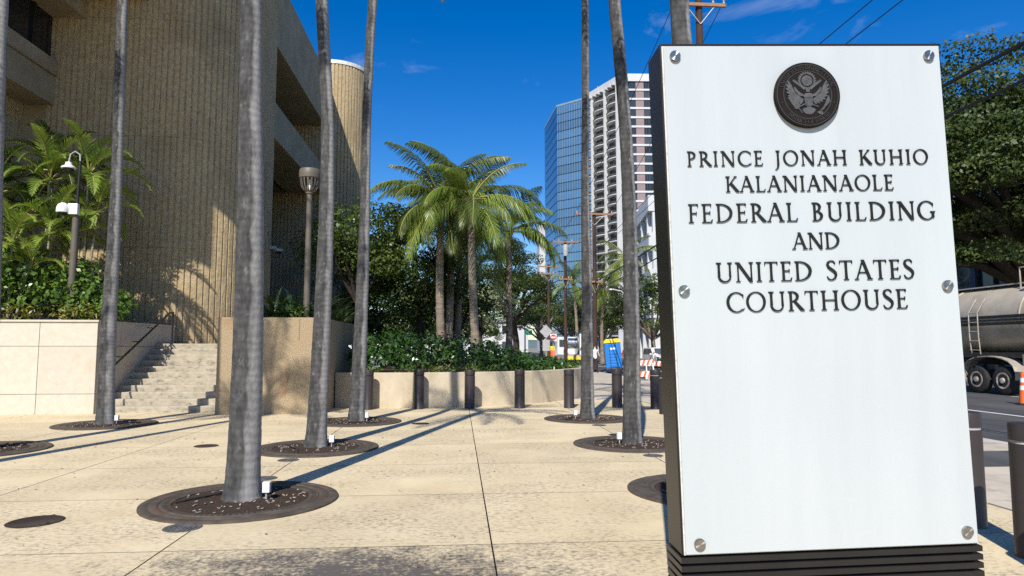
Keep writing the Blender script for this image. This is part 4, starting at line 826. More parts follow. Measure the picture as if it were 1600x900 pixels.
for k, (x, y, z0, z1, rad, w, m) in enumerate(((10.6, 88, 3.5, 8.6, 4.4, 'left of the tall wooden pole, low over the street', 'monkeypod_leaf'), (15.0, 92, 3.6, 9.8, 5.0, 'behind the middle utility pole', 'dark_leaf'), (19.0, 66, 3.4, 8.8, 4.6, 'right of the blue toilet, over pale slanting trunks', 'tree_leaf'), (21.6, 57, 6.0, 12.6, 3.8, 'dark, just left of the sign before the white office', 'dark_leaf'), (16.5, 78, 3.0, 8.2, 4.0, 'between the poles and the curved palm', 'monkeypod_leaf'))):
    tree('street_tree', 'street tree ' + w, (x, y, -.1), (x, y, z0 * .75), umbrella(x, y, z0, z1, rad, 60, 1.1, 30 + k), 260, .2, m, .26, bark='pale_bark', group='trees along the far street', limbs=18, aspect=.6)
for k, (x, y) in enumerate(((-2.5, 98), (3.0, 104), (-9, 100))):
    tree('street_tree', ['dark street tree beyond the crossing behind the coconut trunks', 'dark street tree beyond the crossing under the broad monkeypod', 'dark street tree beyond the crossing behind the low hedge'][k], (x, y, -.1), (x, y, 2.2), umbrella(x, y, 2.2, 7.2, 3.6, 55, 1.15, 60 + k), 150, .28, 'dark_leaf', .25, group='trees along the far street', limbs=14, aspect=.6)
cl = ball(24.6, 33.5, 2.9, 1.2, .6, .8, 16, .5, seed=9)
shrub('roadside_shrub', 'bright green shrub above the tanker, left of the dark tree trunk', 'shrub', ball(29.4, 33.0, 4.3, .9, .6, .9, 18, .5, seed=9), 170, .2, 'ixora_leaf', None, (29.4, 33, .0), aspect=.55)
shrub('roadside_shrub', 'bright green shrub above the tanker, right of the dark tree trunk', 'shrub', ball(31.4, 33.0, 4.3, .7, .6, .7, 14, .5, seed=10), 170, .2, 'ixora_leaf', None, (31.4, 33, .0), aspect=.55)
# ---------------------------------------------------------------- city behind
MT['blue_glass'] = pmat('blue_curtain_wall', (.10, .22, .34), (.16, .30, .42), scale=.04, rough=.08, spec=.9, metal=.55, rnd=.22)
MT['deep_blue_glass'] = pmat('deep_blue_curtain_wall', (.045, .11, .22), (.06, .14, .27), scale=.04, rough=.12, spec=.8, metal=.45, rnd=.15)
MT['blue_line'] = pmat('dark_spandrel_line', (.03, .06, .10), (.04, .075, .12), scale=.5, rough=.4)
MT['pale_mullion'] = pmat('pale_mullion', (.17, .25, .31), (.21, .30, .36), scale=.5, rough=.5)
MT['white_conc'] = pmat('white_concrete', (.50, .51, .51), (.58, .59, .59), scale=.15, rough=.8)
MT['pink_wall'] = pmat('dusty_pink_wall', (.25, .185, .185), (.285, .21, .21), scale=.3, rough=.85)
MT['city_glass'] = pmat('dark_window_glass', (.022, .030, .036), (.05, .062, .07), scale=.12, rough=.12, spec=.6, rnd=.6)
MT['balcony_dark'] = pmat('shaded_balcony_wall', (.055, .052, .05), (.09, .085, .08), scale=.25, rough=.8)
MT['rail'] = pmat('bronze_railing', (.05, .045, .042), (.07, .064, .06), scale=1, rough=.5)
def wallface(p0, p1):     # helper: position on a vertical face from p0 to p1; s along, d outwards, z up
    p0, p1 = Vector((*p0, 0)), Vector((*p1, 0)); t = (p1 - p0).normalized(); n = Vector((t.y, -t.x, 0))
    return (lambda s, d, z: p0 + t * s + n * d + Vector((0, 0, z))), (p1 - p0).length, t, n
def fbox(b, F, s0, s1, d0, d1, z0, z1):
    c = [F(s, d, z) for z in (z0, z1) for s, d in ((s0, d1), (s1, d1), (s1, d0), (s0, d0))]
    return b.add(c, [(0, 3, 2, 1), (4, 5, 6, 7), (0, 1, 5, 4), (1, 2, 6, 5), (2, 3, 7, 6), (3, 0, 4, 7)])

# blue glass tower
bt = thing('glass_tower', 'tall blue glass office tower with angled corner behind the palms', 'building', (48, 275, 0)); ZT = 100.2
A0, A1, A2 = (38.0, 298.5), (39.4, 270.0), (58.0, 251.6)
MB().prism([(39.7, 270.3), (58.2, 252), (80, 275), (70, 300), (38.4, 298.5)], 0, ZT - .3).build('core', 'blue_line', bt)
FR, LR, tR, nR = wallface(A1, A2); FL, LL_, tL, nL = wallface(A0, A1)
for k in range(27):
    z1 = ZT - .5 - 3.58 * k; z0 = z1 - 3.2
    fbox(MB(), FR, .1, LR, -.2, .02, z0, z1).build('glass_band', 'blue_glass', bt); fbox(MB(), FL, 0, LL_ - .1, -.2, .02, z0, z1).build('glass_band', 'deep_blue_glass', bt)
for k in range(22): fbox(MB(), FR, .3 + 1.2 * k, .42 + 1.2 * k, 0, .12, 2, ZT - .4).build('mullion', 'pale_mullion', bt)
b = MB(); fbox(b, FR, -.1, LR, -.4, .15, ZT - .45, ZT + .3); fbox(b, FL, 0, LL_, -.4, .15, ZT - .45, ZT + .3); b.build('roof_edge', 'pale_mullion', bt)
MB().box(52, 62, 268, 285, ZT - .3, ZT + 5.5).box(60, 63, 266, 268, ZT, ZT + 4).build('plant_room', 'white_conc', bt)
for k in range(2): MB().tube([(50 + 6 * k, 268, ZT), (50 + 6 * k, 268, ZT + 8)], .15, 5).build('antenna', 'grey_metal', bt)
# pale tower slab behind it
pt = thing('pale_tower', 'narrow pale tower slab just left of the blue glass tower', 'building', (40, 322, 0))
MB().prism([(38.0, 320), (43.5, 320), (46, 335), (38.4, 335)], 0, 61).build('wall', 'white_conc', pt)
MB().add([(37.9, 319.9, 61), (43.5, 319.9, 64), (46, 335, 64), (38.3, 335, 61), (37.9, 319.9, 60.6), (43.5, 319.9, 63)], [(0, 1, 2, 3), (0, 4, 5, 1)]).build('sloping_roof', 'blue_line', pt)

# white apartment tower
cd = thing('apartment_tower', 'white apartment tower with curved balconies and pink wall panels', 'building', (50, 205, 0)); ZC = 83.2
C0, C1, C2 = (42.0, 213.5), (49.2, 196.0), (58.3, 195.5)
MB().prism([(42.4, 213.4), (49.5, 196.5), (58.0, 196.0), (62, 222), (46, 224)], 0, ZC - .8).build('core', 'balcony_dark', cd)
FL2, L2, _, _ = wallface(C0, C1); FR2, L3, _, _ = wallface(C1, C2)
b = MB(); fbox(b, FR2, -.2, L3 + .2, -.5, .5, ZC - 1.9, ZC + .4); fbox(b, FL2, -.2, L2 + .3, -.5, 1.6, ZC - 1.7, ZC + .2); b.build('parapet', 'white_conc', cd)
for k in range(9): fbox(MB(), FL2, 1 + 2.1 * k, 1.5 + 2.1 * k, .4, 2.2, ZC - 2.3, ZC - 1.5).build('eave_bracket', 'white_conc', cd)
for s in (0.0, L3 - .9): fbox(MB(), FR2, s, s + .9, -.3, .45, 0, ZC - 1.9).build('corner_pillar', 'white_conc', cd)
for s in (2.2, 8.6, 15.8): fbox(MB(), FL2, L2 - s - .25, L2 - s + .25, -.2, 1.7, 0, ZC - 1.7).build('pillar', 'white_conc', cd)
def balcony_mesh(w, bow):
    b = MB(); n = 8; P_ = [(w * i / n - w / 2, -(1.1 + bow * math.sin(math.pi * i / n))) for i in range(n + 1)]
    b.prism([(-w / 2, 0)] + P_ + [(w / 2, 0)], 0, .24); m = b.mesh('balcony'); m.materials.append(MT['white_conc'])
    b = MB(); Q_ = [(x, y + .06) for x, y in P_]; b.strip(P_, Q_, .34, .92)
    for i in range(0, n + 1): b.box(P_[i][0] - .03, P_[i][0] + .03, P_[i][1], P_[i][1] + .06, .24, .95)
    r = b.mesh('railing'); r.materials.append(MT['rail']); return m, r
rzL = math.atan2(C1[1] - C0[1], C1[0] - C0[0])
bmA, brA = balcony_mesh(6.6, 1.1); bmB, brB = balcony_mesh(5.6, .8); bmC, brC = balcony_mesh(2.4, .1)
FLH = 2.83
for k in range(27):
    z = ZC - 1.9 - FLH * (k + 1)
    for (mm, rr, s) in ((bmA, brA, 12.2), (bmB, brB, 5.4), (bmC, brC, 17.4)):
        p = FL2(L2 - s, 0, z); o = inst(mm, 'balcony', cd, p - Vector(cd.location), (0, 0, rzL)); inst(rr, 'railing', o)
    fbox(MB(), FR2, .9, L3 - .9, -.2, .3, z - .05, z + .55).build('floor_band', 'white_conc', cd)
    fbox(MB(), FR2, 1.2, 3.3, -.2, .05, z + .55, z + FLH - .05).build('window', 'city_glass', cd); fbox(MB(), FR2, 3.3, 5.7, -.2, .12, z + .55, z + FLH - .05).build('pink_panel', 'pink_wall', cd)
    w = fbox(MB(), FR2, 5.7, L3 - .9, -.2, .05, z + .55, z + FLH - .05).build('window', 'city_glass', cd)
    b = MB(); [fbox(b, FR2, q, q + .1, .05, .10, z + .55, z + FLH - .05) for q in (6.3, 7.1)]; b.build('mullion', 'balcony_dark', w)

# white office with balconies of concrete bands
of = thing('office_building', 'white banded concrete office building just left of the sign', 'building', (30, 98, 0))
O0, O1, O2 = (28.6, 112.0), (25.7, 90.3), (46, 89.0)
MB().prism([(26.9, 91.6), (45, 90.4), (47, 112), (29.8, 112)], 0, 20.4).build('glass_core', 'city_glass', of)
FOL, LO1, _, _ = wallface(O0, O1); FOR, LO2, _, _ = wallface(O1, O2)
for z0, z1 in ((20.2, 22.4), (15.4, 17.2), (10.4, 12.2), (5.6, 7.3)):
    b = MB(); fbox(b, FOL, 0, LO1, -.7, 0, z0, z1); fbox(b, FOR, 0.001, LO2, -.7, 0, z0 + .002, z1 - .002); b.build('concrete_band', 'white_conc', of)
for s in (0.6, 5.4, 10.2, 15.0): fbox(MB(), FOR, s, s + .8, -.75, -.1, 0, 20.2).build('column', 'white_conc', of)
for s in (2, 8, 14, 20): fbox(MB(), FOL, LO1 - s - .8, LO1 - s, -.75, -.1, 0, 20.2).build('column', 'white_conc', of)
# dark glazed office behind the monkeypod
dk = thing('dark_office', 'shaded dark glass office behind the big tree at the right', 'building', (48, 58, 0))
MB().box(38, 75, 46, 80, 0, 13).build('wall', 'city_glass', dk)
for k in range(8): MB().box(37.7, 37.98, 47 + 4 * k, 47.5 + 4 * k, 0, 12.98).build('fin', 'blue_line', dk)
for k in range(9): MB().box(38.5 + 4 * k, 39 + 4 * k, 45.7, 45.98, 0, 12.98).build('fin', 'blue_line', dk)
for k in range(4): MB().box(37.9, 75, 45.9, 45.97, 3 * k + 2.6, 3 * k + 3.1).build('floor_band', 'blue_line', dk)
# low white buildings glimpsed through the trees
for k, (x0, x1, y, h, w) in enumerate(((-26, -3.5, 118, 7.5, 'glimpsed left of the coconut trunks'), (-1.5, 13.0, 128, 6.4, 'glimpsed under the broad monkeypod'), (-60, -30, 140, 10, 'hidden far left behind the dark tree'))):
    t = thing('low_building', 'low white building ' + w, 'building', ((x0 + x1) / 2, y, 0), 'low white buildings beyond the trees')
    MB().box(x0, x1, y, y + 12, -.2, h).build('wall', 'white_conc', t); MB().box(x0 - .4, x1 + .4, y - .5, y + 12.4, h, h + .5).build('roof', 'grey_metal', t)
    for q in range(int((x1 - x0) / 3)):
        for z in (1.2, 4.2): MB().box(x0 + .6 + 3 * q, x0 + 2.4 + 3 * q, y - .06, y - .003, z, z + 1.5).build('window', 'city_glass', t)

# ---------------------------------------------------------------- lamp post and camera pole
lp = thing('lamp_post', 'taupe lamp post with slatted basket head on the plinth', 'street lamp', (-3.93, 18.0, 2.2)); lx, ly = -3.93, 18.0
MB().lathe([(.16, 0), (.16, .14), (.12, .16)], 20, (lx, ly, 2.2)).build('base', 'taupe', lp, smooth=True)
MB().tube([(lx, ly, 2.3), (lx, ly, 5.62)], [.085, .072], 16).build('pole', 'taupe', lp, smooth=True)
MB().lathe([(.05, 0), (.10, .04), (.10, .10), (.06, .13)], 16, (lx, ly, 5.58)).build('collar', 'taupe', lp, smooth=True)
for k in range(16):
    a = 2 * math.pi * k / 16; P_ = [(.10, 5.66), (.17, 5.72), (.225, 5.82), (.25, 5.95), (.255, 6.02)]
    MB().strip([(x * math.cos(a) - .016 * math.sin(a), 0) for x, z in P_], [(x * math.cos(a) + .016 * math.sin(a), 0) for x, z in P_], 0, .001) if False else None
    b = MB(); vs = []
    for x, z in P_:
        for s in (-1, 1): vs.append((lx + x * math.cos(a) - s * .017 * math.sin(a), ly + x * math.sin(a) + s * .017 * math.cos(a), z)); vs.append((lx + (x - .012) * math.cos(a) - s * .017 * math.sin(a), ly + (x - .012) * math.sin(a) + s * .017 * math.cos(a), z))
    fs = []
    for i in range(len(P_) - 1): q = 4 * i; fs += [(q, q + 2, q + 6, q + 4), (q + 1, q + 5, q + 7, q + 3), (q, q + 4, q + 5, q + 1), (q + 2, q + 3, q + 7, q + 6)]
    b.add(vs, fs).build('slat', 'taupe', lp)
MB().lathe([(.255, 0), (.275, .02), (.28, .10), (.275, .22), (.255, .255), (.1, .262)], 32, (lx, ly, 6.01)).build('cap', 'taupe', lp, smooth=True)
MB().lathe([(.04, 0), (.07, .05), (.07, .28), (.04, .32)], 14, (lx, ly, 5.68)).build('lamp', 'white_paint', lp, smooth=True)

cpz = thing('camera_pole', 'grey pole carrying two white dome cameras above the planter shrubs', 'camera pole', (-10.28, 18.3, 2.17)); px, py = -9.93, 18.3
cpz.location = (px, py, 2.17)
MB().tube([(px, py, 2.1), (px + .02, py, 5.0)], [.095, .085], 14).build('lower_pole', 'taupe', cpz, smooth=True)
MB().tube([(px + .02, py, 5.0), (px + .05, py, 6.45)], .036, 10).build('upper_pole', 'black', cpz, smooth=True)
MB().tube([(px + .05, py, 6.35), (px + .03, py, 6.62), (px - .08, py - .02, 6.70), (px - .19, py - .03, 6.62), (px - .22, py - .03, 6.42)], .020, 8).build('gooseneck', 'grey_metal', cpz, smooth=True)
dm = MB().lathe([(.17, 0), (.175, .03), (.15, .05), (.09, .085), (.075, .16), (.02, .18)], 24, (px - .22, py - .03, 6.24)).build('dome_housing', 'white_paint', cpz, smooth=True)
MB().lathe([(.02, -.12), (.08, -.10), (.12, -.04), (.13, 0)], 20, (px - .22, py - .03, 6.24)).build('dome', 'dark_glass', dm, smooth=True)
MB().box(px - .12, px + .12, py - .16, py - .04, 5.02, 5.30).build('junction_box', 'white_paint', cpz, bevel=.01)
dm = MB().lathe([(.15, 0), (.155, .03), (.15, .12), (.12, .20), (.05, .25)], 24, (px - .24, py - .14, 5.06)).build('dome_housing', 'white_paint', cpz, smooth=True)
MB().lathe([(.02, -.08), (.08, -.06), (.12, 0)], 20, (px - .24, py - .14, 5.06)).build('dome', 'dark_glass', dm, smooth=True)

# ---------------------------------------------------------------- utility poles and cables
MT['pole_wood'] = pmat('creosoted_wood', (.038, .022, .016), (.075, .042, .030), scale=5, rough=.9, bump=.4, bscale=20, bdist=.01, stretch=(1, 1, .2))
MT['arm_wood'] = pmat('crossarm_wood', (.26, .14, .08), (.36, .21, .12), scale=5, rough=.9)
MT['insulator'] = pmat('grey_insulator', (.35, .35, .34), (.45, .45, .44), scale=5, rough=.4)
def upole(lab, x, y, h, arms, r=.16, light=False):
    t = thing('utility_pole', lab, 'utility pole', (x, y, -.1), 'wooden utility poles along the kerb')
    MB().tube([(x, y, -.2), (x, y, h)], [r, r * .75], 12).build('pole', 'pole_wood', t, smooth=True)
    for z, w in arms:
        a = MB().box(x - w, x + w, y - .22, y - .12, z - .06, z + .06).build('crossarm', 'arm_wood', t)
        for s in (-1, 1): MB().tube([(x + s * w * .55, y - .17, z - .05), (x, y - .15, z - .75)], .018, 5).build('brace', 'insulator', t)
        for s in (-.92, -.5, .5, .92): MB().lathe([(.03, 0), (.05, .04), (.03, .09), (.05, .12), (.02, .18)], 8, (x + s * w, y - .17, z + .06)).build('insulator', 'insulator', a, smooth=True)
    return t
upole('tall wooden utility pole rising behind the sign', 9.05, 24.4, 15.2, [(14.55, 1.0)], .17)
upole('dark wooden utility pole between the two right palms with orange crossarm', 9.1, 45.2, 10.75, [(10.6, 1.3), (6.0, .5)], .17)
p3 = upole('wooden utility pole left of the straight palm, before the glass tower', 9.2, 58.5, 10.9, [(10.75, 1.15), (7.5, .55)], .16)
MB().lathe([(.20, 0), (.22, .1), (.22, .9), (.2, 1.0)], 12, (9.2, 58.2, 9.5)).build('transformer', 'insulator', p3, smooth=True)
upole('farthest utility pole with two crossarms, beside the diamond sign', 9.25, 70.0, 10.2, [(9.95, .95), (9.2, .95)], .16)
MT['cable'] = pmat('black_cable', (.010, .010, .011), (.016, .016, .017), scale=3, rough=.6)
def cable(lab, pts, r, sag=.25):
    out = []
    for a, c in zip(pts, pts[1:]):
        a, c = Vector(a), Vector(c)
        for i in range(13):
            s = i / 12
            if i == 0 and out: continue
            out.append(a.lerp(c, s) - Vector((0, 0, 4 * sag * s * (1 - s))))
    o = MB().tube(out, r, 5).build('overhead_cable', 'cable', None, smooth=True); return tag(o, lab, 'cable', 'overhead cables along the street')
cable('upper of the two thick black cables crossing the big tree right of the sign', [(9.0, -25, 6.6), (9.0, 24.3, 6.55), (9.1, 45.1, 6.0), (9.2, 58.4, 6.2)], .035, .12)
cable('lower of the two thick black cables crossing the big tree right of the sign', [(9.0, -25, 6.0), (9.0, 24.3, 5.95), (9.1, 45.1, 5.4), (9.2, 58.4, 5.4)], .028, .12)
cable('upper thin wire crossing the sky above the right end of the sign', [(8.75, -25, 9.2), (8.8, 24.3, 9.1), (9.1, 45.1, 8.2), (9.2, 58.4, 8.2)], .012, .15)
cable('lower thin wire crossing the sky above the right end of the sign', [(9.1, -25, 8.9), (9.1, 24.3, 8.85), (9.1, 45.1, 8.0), (9.2, 58.4, 8.0)], .012, .15)
cable('thin wire running down to the left from the pole behind the sign', [(8.1, -25, 14.9), (8.1, 24.2, 14.75), (7.9, 45.0, 10.85), (8.1, 58.3, 10.95), (8.4, 69.9, 10.1)], .014, .3)
cable('thin wire leaving the tall pole top on its right side', [(10.0, -25, 14.9), (9.97, 24.2, 14.75), (10.3, 45.0, 10.85), (10.2, 58.3, 10.95), (10.1, 69.9, 10.1)], .014, .3)
# ---------------------------------------------------------------- tanker trailer on the road
MT['tank_steel'] = pmat('weathered_polished_tank', (.40, .345, .255), (.55, .485, .375), scale=.9, rough=.42, metal=.12, c3=(.20, .11, .055), s3=.9, l3=.60, h3=.80, st3=(1, 2.2, .25))
MT['rusty_white'] = pmat('rusty_white_paint', (.30, .27, .22), (.40, .37, .31), scale=3, rough=.6, c3=(.30, .14, .06), s3=2.0, l3=.56, h3=.7)
MT['hub'] = pmat('wheel_hub', (.50, .47, .42), (.20, .15, .11), scale=5, rough=.6)
MT['orange'] = pmat('safety_orange', (.72, .13, .03), (.80, .17, .04), scale=3, rough=.5)
MT['reflect_white'] = pmat('reflective_white', (.75, .75, .74), (.82, .82, .80), scale=5, rough=.4)
MT['toilet_blue'] = pmat('blue_plastic', (.015, .17, .55), (.02, .21, .62), scale=2, rough=.45)
MT['toilet_yellow'] = pmat('yellow_plastic', (.75, .58, .03), (.82, .66, .06), scale=2, rough=.45)
MT['car_white'] = pmat('white_car_paint', (.62, .63, .64), (.68, .69, .70), scale=1, rough=.2, coat=.5)
MT['red_sign'] = pmat('red_sign_face', (.55, .05, .05), (.60, .07, .06), scale=3, rough=.4)
MT['green_sign'] = pmat('green_sign_face', (.02, .28, .20), (.03, .32, .23), scale=3, rough=.4)
ZR = -.13
tk = thing('tanker_trailer', 'stained stainless tanker trailer with black stripes parked on the road', 'tanker truck', (20.95, 24, ZR)); TX, TZ = 20.95, 2.62
def ring_y(prof, b, n=36, rz=1.0):
    vs = []
    for r, y in prof: vs += [(TX + r * math.cos(2 * math.pi * j / n), y, TZ + r * rz * math.sin(2 * math.pi * j / n)) for j in range(n)]
    fs = [(i * n + j, (i + 1) * n + j, (i + 1) * n + (j + 1) % n, i * n + (j + 1) % n) for i in range(len(prof) - 1) for j in range(n)]
    fs += [tuple(range(n)), tuple((len(prof) - 1) * n + j for j in range(n - 1, -1, -1))]; return b.add(vs, fs)
ring_y([(.9, 13.6), (1.15, 13.75), (1.24, 14.0), (1.24, 29.6), (1.15, 29.85), (.9, 30.0)], MB(), 44, 1.03).build('tank', 'tank_steel', tk, smooth=True)
for y in (15.5, 19.0, 22.6, 26.2, 29.0): ring_y([(1.245, y), (1.265, y + .01), (1.265, y + .07), (1.245, y + .08)], MB(), 44, 1.03).build('ring_band', 'tank_steel', tk, smooth=True)
for z0, z1 in ((2.42, 2.52), (2.57, 2.63), (2.68, 2.78)):
    MB().box(TX - 1.275, TX - 1.24, 13.8, 29.8, z0, z1).build('side_stripe', 'black', tk)
for y in (23.58, 24.85, 16.2):
    for sx in (-1, 1):
        if y < 20 and sx > 0: continue
        wx = TX + sx * 1.06; prof = [(.30, -.14), (.46, -.15), (.51, -.12), (.525, -.05), (.525, .05), (.51, .12), (.46, .15), (.30, .14)]
        f = lambda x, z, y2, wx=wx, y=y: (wx + y2, y + x, ZR + .525 + z)
        w = MB().lathe(prof, 32, f=f).build('wheel', 'rubber', tk, smooth=True)
        MB().lathe([(.06, -.20), (.10, -.19), (.11, -.10), (.22, -.08), (.24, -.15), (.30, -.155), (.305, -.10)], 28, f=f).build('rim', 'hub', w, smooth=True)
P_ = []
for k in range(13): a = R(200 - 200 * k / 12 - 10); P_.append((24.2 - 1.25 * math.cos(a) if False else 24.2 + 1.28 * math.cos(a), .47 + .82 * max(0, math.sin(a)) ** .55 if math.sin(a) > 0 else .47))
Q_ = [(y, z - .035) for y, z in P_]
MB().strip(P_, Q_, TX - 1.27, TX - .78, lambda a, c, x: (x, a, c)).build('fender', 'rusty_white', tk, bevel=.006)
MB().box(TX - .55, TX - .40, 14, 29, .95, 1.2).box(TX + .40, TX + .55, 14, 29, .95, 1.2).box(TX - .4, TX + .4, 23.4, 25.1, .55, .75).build('chassis', 'rubber', tk)
MB().box(TX - 1.0, TX + 1.0, 22.7, 25.9, 1.25, 1.42).build('axle_frame', 'rubber', tk)
ld = MB(); lx0 = TX - 1.42
for y in (24.35, 24.80): ld.tube([(lx0 + .05, y, 1.35), (lx0, y, 2.0), (lx0, y, 2.9), (lx0 + .35, y, 3.45)], .022, 6)
lad = ld.build('ladder', 'rusty_white', tk, smooth=True)
for z in (1.5, 1.85, 2.2, 2.55, 2.9): MB().tube([(lx0, 24.35, z), (lx0, 24.80, z)], .018, 6).build('rung', 'rusty_white', lad, smooth=True)
MB().box(TX - .5, TX + .5, 14.5, 29, 3.93, 3.97).build('catwalk', 'grey_metal', tk)
for y in (20.5, 23.2): MB().lathe([(.30, 0), (.30, .12), (.24, .16), (.06, .18)], 20, (TX, y, 3.95)).build('manhole', 'grey_metal', tk, smooth=True)
for y in (19.2, 20.6, 22.0): MB().tube([(TX - .6, y, 3.7), (TX - .6, y, 4.5), (TX - .6, y + 1.2, 4.5), (TX - .6, y + 1.2, 3.7)], .03, 6).build('hand_rail', 'rusty_white', tk, smooth=True)
MB().box(TX - .9, TX - .1, 19.5, 22.6, 4.0, 4.22).build('hose_tray', 'rusty_white', tk, bevel=.01)
MB().box(TX - 1.5, TX - 1.28, 21.8, 22.3, 1.0, 1.35).build('valve_box', 'rusty_white', tk, bevel=.01)

# ---------------------------------------------------------------- traffic cones and drums
def channelizer(lab, x, y, z, h=1.07, s=1.0):
    t = thing('traffic_cone', lab, 'traffic cone', (x, y, z), 'orange traffic cones around the roadworks')
    MB().prism([(x + .26 * s * math.cos(R(45 * k + 22.5)), y + .26 * s * math.sin(R(45 * k + 22.5))) for k in range(8)], z, z + .06 * s).build('base', 'rubber', t)
    r = lambda f: s * (.17 - .10 * f)
    for k, (a, c, m) in enumerate(((.05, .45, 'orange'), (.45, .58, 'reflect_white'), (.58, .68, 'orange'), (.68, .81, 'reflect_white'), (.81, 1.0, 'orange'))):
        MB().lathe([(r(a), a * h), (r(c), c * h)], 18, (x, y, z)).build('band' if m == 'reflect_white' else 'body', m, t, smooth=True)
channelizer('tall orange cone with white bands on the road before the tanker', 17.08, 19.6, ZR, 1.0, .9)
channelizer('orange cone at the feet of the white shirted walker', 8.0, 42.5, 0, .8, .9)
channelizer('orange cone on the far sidewalk, left of the middle utility pole', 8.3, 56.5, 0, .75, .9)
channelizer('orange cone beside the orange equipment trailer', 9.0, 64.5, 0, .75, .9)
rp = thing('rubber_ramp', 'black and yellow rubber kerb ramp at the road edge', 'kerb ramp', (9.5, 11.0, ZR))
for k in range(4): MB().prism([(9.33, ZR), (9.75, ZR), (9.33, -.005)][::1], 10.3 + .4 * k, 10.695 + .4 * k, lambda a, c, y: (a, y, c)).build('segment', 'rubber' if k % 2 else 'yellow_paint', rp)

# ---------------------------------------------------------------- portable toilet
pt_ = thing('portable_toilet', 'blue portable toilet with yellow roof tilted on the sidewalk', 'portable toilet', (10.55, 46, 0)); ox, oy = 10.55, 46.0
MB().box(ox - .56, ox + .56, oy - .56, oy + .56, .02, .16).build('base', 'black', pt_, bevel=.02)
MB().box(ox - .54, ox + .54, oy - .54, oy + .54, .16, 1.86).build('cabin', 'toilet_blue', pt_, bevel=.05)
d_ = MB().box(ox - .40, ox + .40, oy - .575, oy - .542, .22, 1.80).build('door', 'toilet_blue', pt_, bevel=.012)
for k in range(5): MB().box(ox - .32, ox + .32, oy - .592, oy - .5755, .30 + .2 * k, .42 + .2 * k).build('door_panel', 'toilet_blue', d_, bevel=.006)
MB().box(ox - .18, ox + .18, oy - .590, oy - .5755, 1.42, 1.55).build('notice', 'reflect_white', d_)
MB().prism([(-.58, 1.86), (.58, 1.86), (.56, 2.0), (.40, 2.14), (-.40, 2.14), (-.56, 2.0)], oy - .6, oy + .58, lambda a, c, y: (ox + a, y, c)).build('roof', 'toilet_yellow', pt_, bevel=.03)
for s in (-.22, .20): MB().box(ox + s - .018, ox + s + .018, oy - .612, oy - .6005, .05, 1.9).box(ox + s - .018, ox + s + .018, oy - .615, oy + .58, 2.142, 2.155).build('strap', 'black', pt_)
MB().tube([(ox + .4, oy + .4, .3), (ox + .4, oy + .4, 2.3)], .05, 8).build('vent_pipe', 'black', pt_, smooth=True)
pt_.rotation_euler = (0, R(-4.5), R(-10)); pt_.location.z = .045

# ---------------------------------------------------------------- barricade
def barricade(lab, x, y, rz):
    t = thing('barricade', lab, 'barricade', (0, 0, 0), 'striped barricades'); 
    for sx in (-.52, .52):
        for sy in (-1, 1): MB().obox((sx, sy * .19, .50), (.025, 0, 0), (0, .02, 0), (0, -sy * .16, .53)).build('leg', 'reflect_white', t)
    for z in (.85, .32):
        bd = MB().box(-.60, .60, -.19 - (.03 if z < .5 else -.12) - .03, -.19 - (.03 if z < .5 else -.12), z - .13, z + .13).build('board', 'reflect_white', t); yy = -.19 - (.03 if z < .5 else -.12) - .033
        for k in range(5):
            x0 = -.58 + .25 * k; MB().add([(x0, yy, z - .13), (x0 + .11, yy, z - .13), (x0 + .21, yy, z + .13), (x0 + .10, yy, z + .13)], [(0, 1, 2, 3)]).build('stripe', 'orange', bd)
    place(t, (x, y, 0), rz)
barricade('orange and white striped barricade between the curved palm and the sign', 8.95, 33.0, R(12))
barricade('striped barricade on the road behind the first barricade', 10.8, 37.0, R(-10))
bpy.data.objects[[o.name for o in bpy.data.objects if o.name.startswith('barricade')][-1]].location.z = ZR

# ---------------------------------------------------------------- vehicles of the roadworks
def wheel(t, x, y, z, r, w, sx):
    f = lambda a, c, d: (x + d, y + a, z + c); o = MB().lathe([(r * .6, -w), (r * .92, -w), (r, -w * .6), (r, w * .6), (r * .92, w), (r * .6, w)], 24, f=f).build('wheel', 'rubber', t, smooth=True)
    MB().lathe([(r * .2, -w * 1.02), (r * .55, -w * .9), (r * .6, -w * .95)], 16, f=f).build('rim', 'grey_metal', o, smooth=True)
su = thing('suv', 'white suv parked on the road just left of the sign', 'car', (17.4, 58, ZR)); cx, cy = 17.4, 56.0
MB().prism([(-.0, .35), (4.6, .35), (4.65, .95), (4.4, 1.1), (4.1, 1.70), (1.75, 1.72), (1.05, 1.12), (.1, 1.0), (-.05, .7)], cx - .95, cx + .95, lambda a, c, x: (x, cy + a, ZR + c)).build('body', 'car_white', su, bevel=.09)
MB().add([(cx - .78, cy + 1.10, ZR + 1.16), (cx + .78, cy + 1.10, ZR + 1.16), (cx + .70, cy + 1.68, ZR + 1.66), (cx - .70, cy + 1.68, ZR + 1.66)], [(0, 1, 2, 3)]).build('windscreen', 'city_glass', su).location.y -= .06
for s in (-1, 1):
    MB().add([(cx + s * .965, cy + 1.35, ZR + 1.15), (cx + s * .965, cy + 4.1, ZR + 1.15), (cx + s * .965, cy + 3.9, ZR + 1.62), (cx + s * .965, cy + 1.8, ZR + 1.62)], [(0, 1, 2, 3)]).build('side_window', 'city_glass', su)
    MB().box(cx + s * .72 - .17, cx + s * .72 + .17, cy - .10, cy - .03, ZR + .72, ZR + .88).build('headlight', 'steel', su, bevel=.02)
    MB().box(cx + s * 1.05 - .09, cx + s * 1.05 + .09, cy + 1.45, cy + 1.55, ZR + 1.1, ZR + 1.24).build('mirror', 'car_white', su, bevel=.02)
    for yy in (.85, 3.7): wheel(su, cx + s * .84, cy + yy, ZR + .36, .36, .12, s)
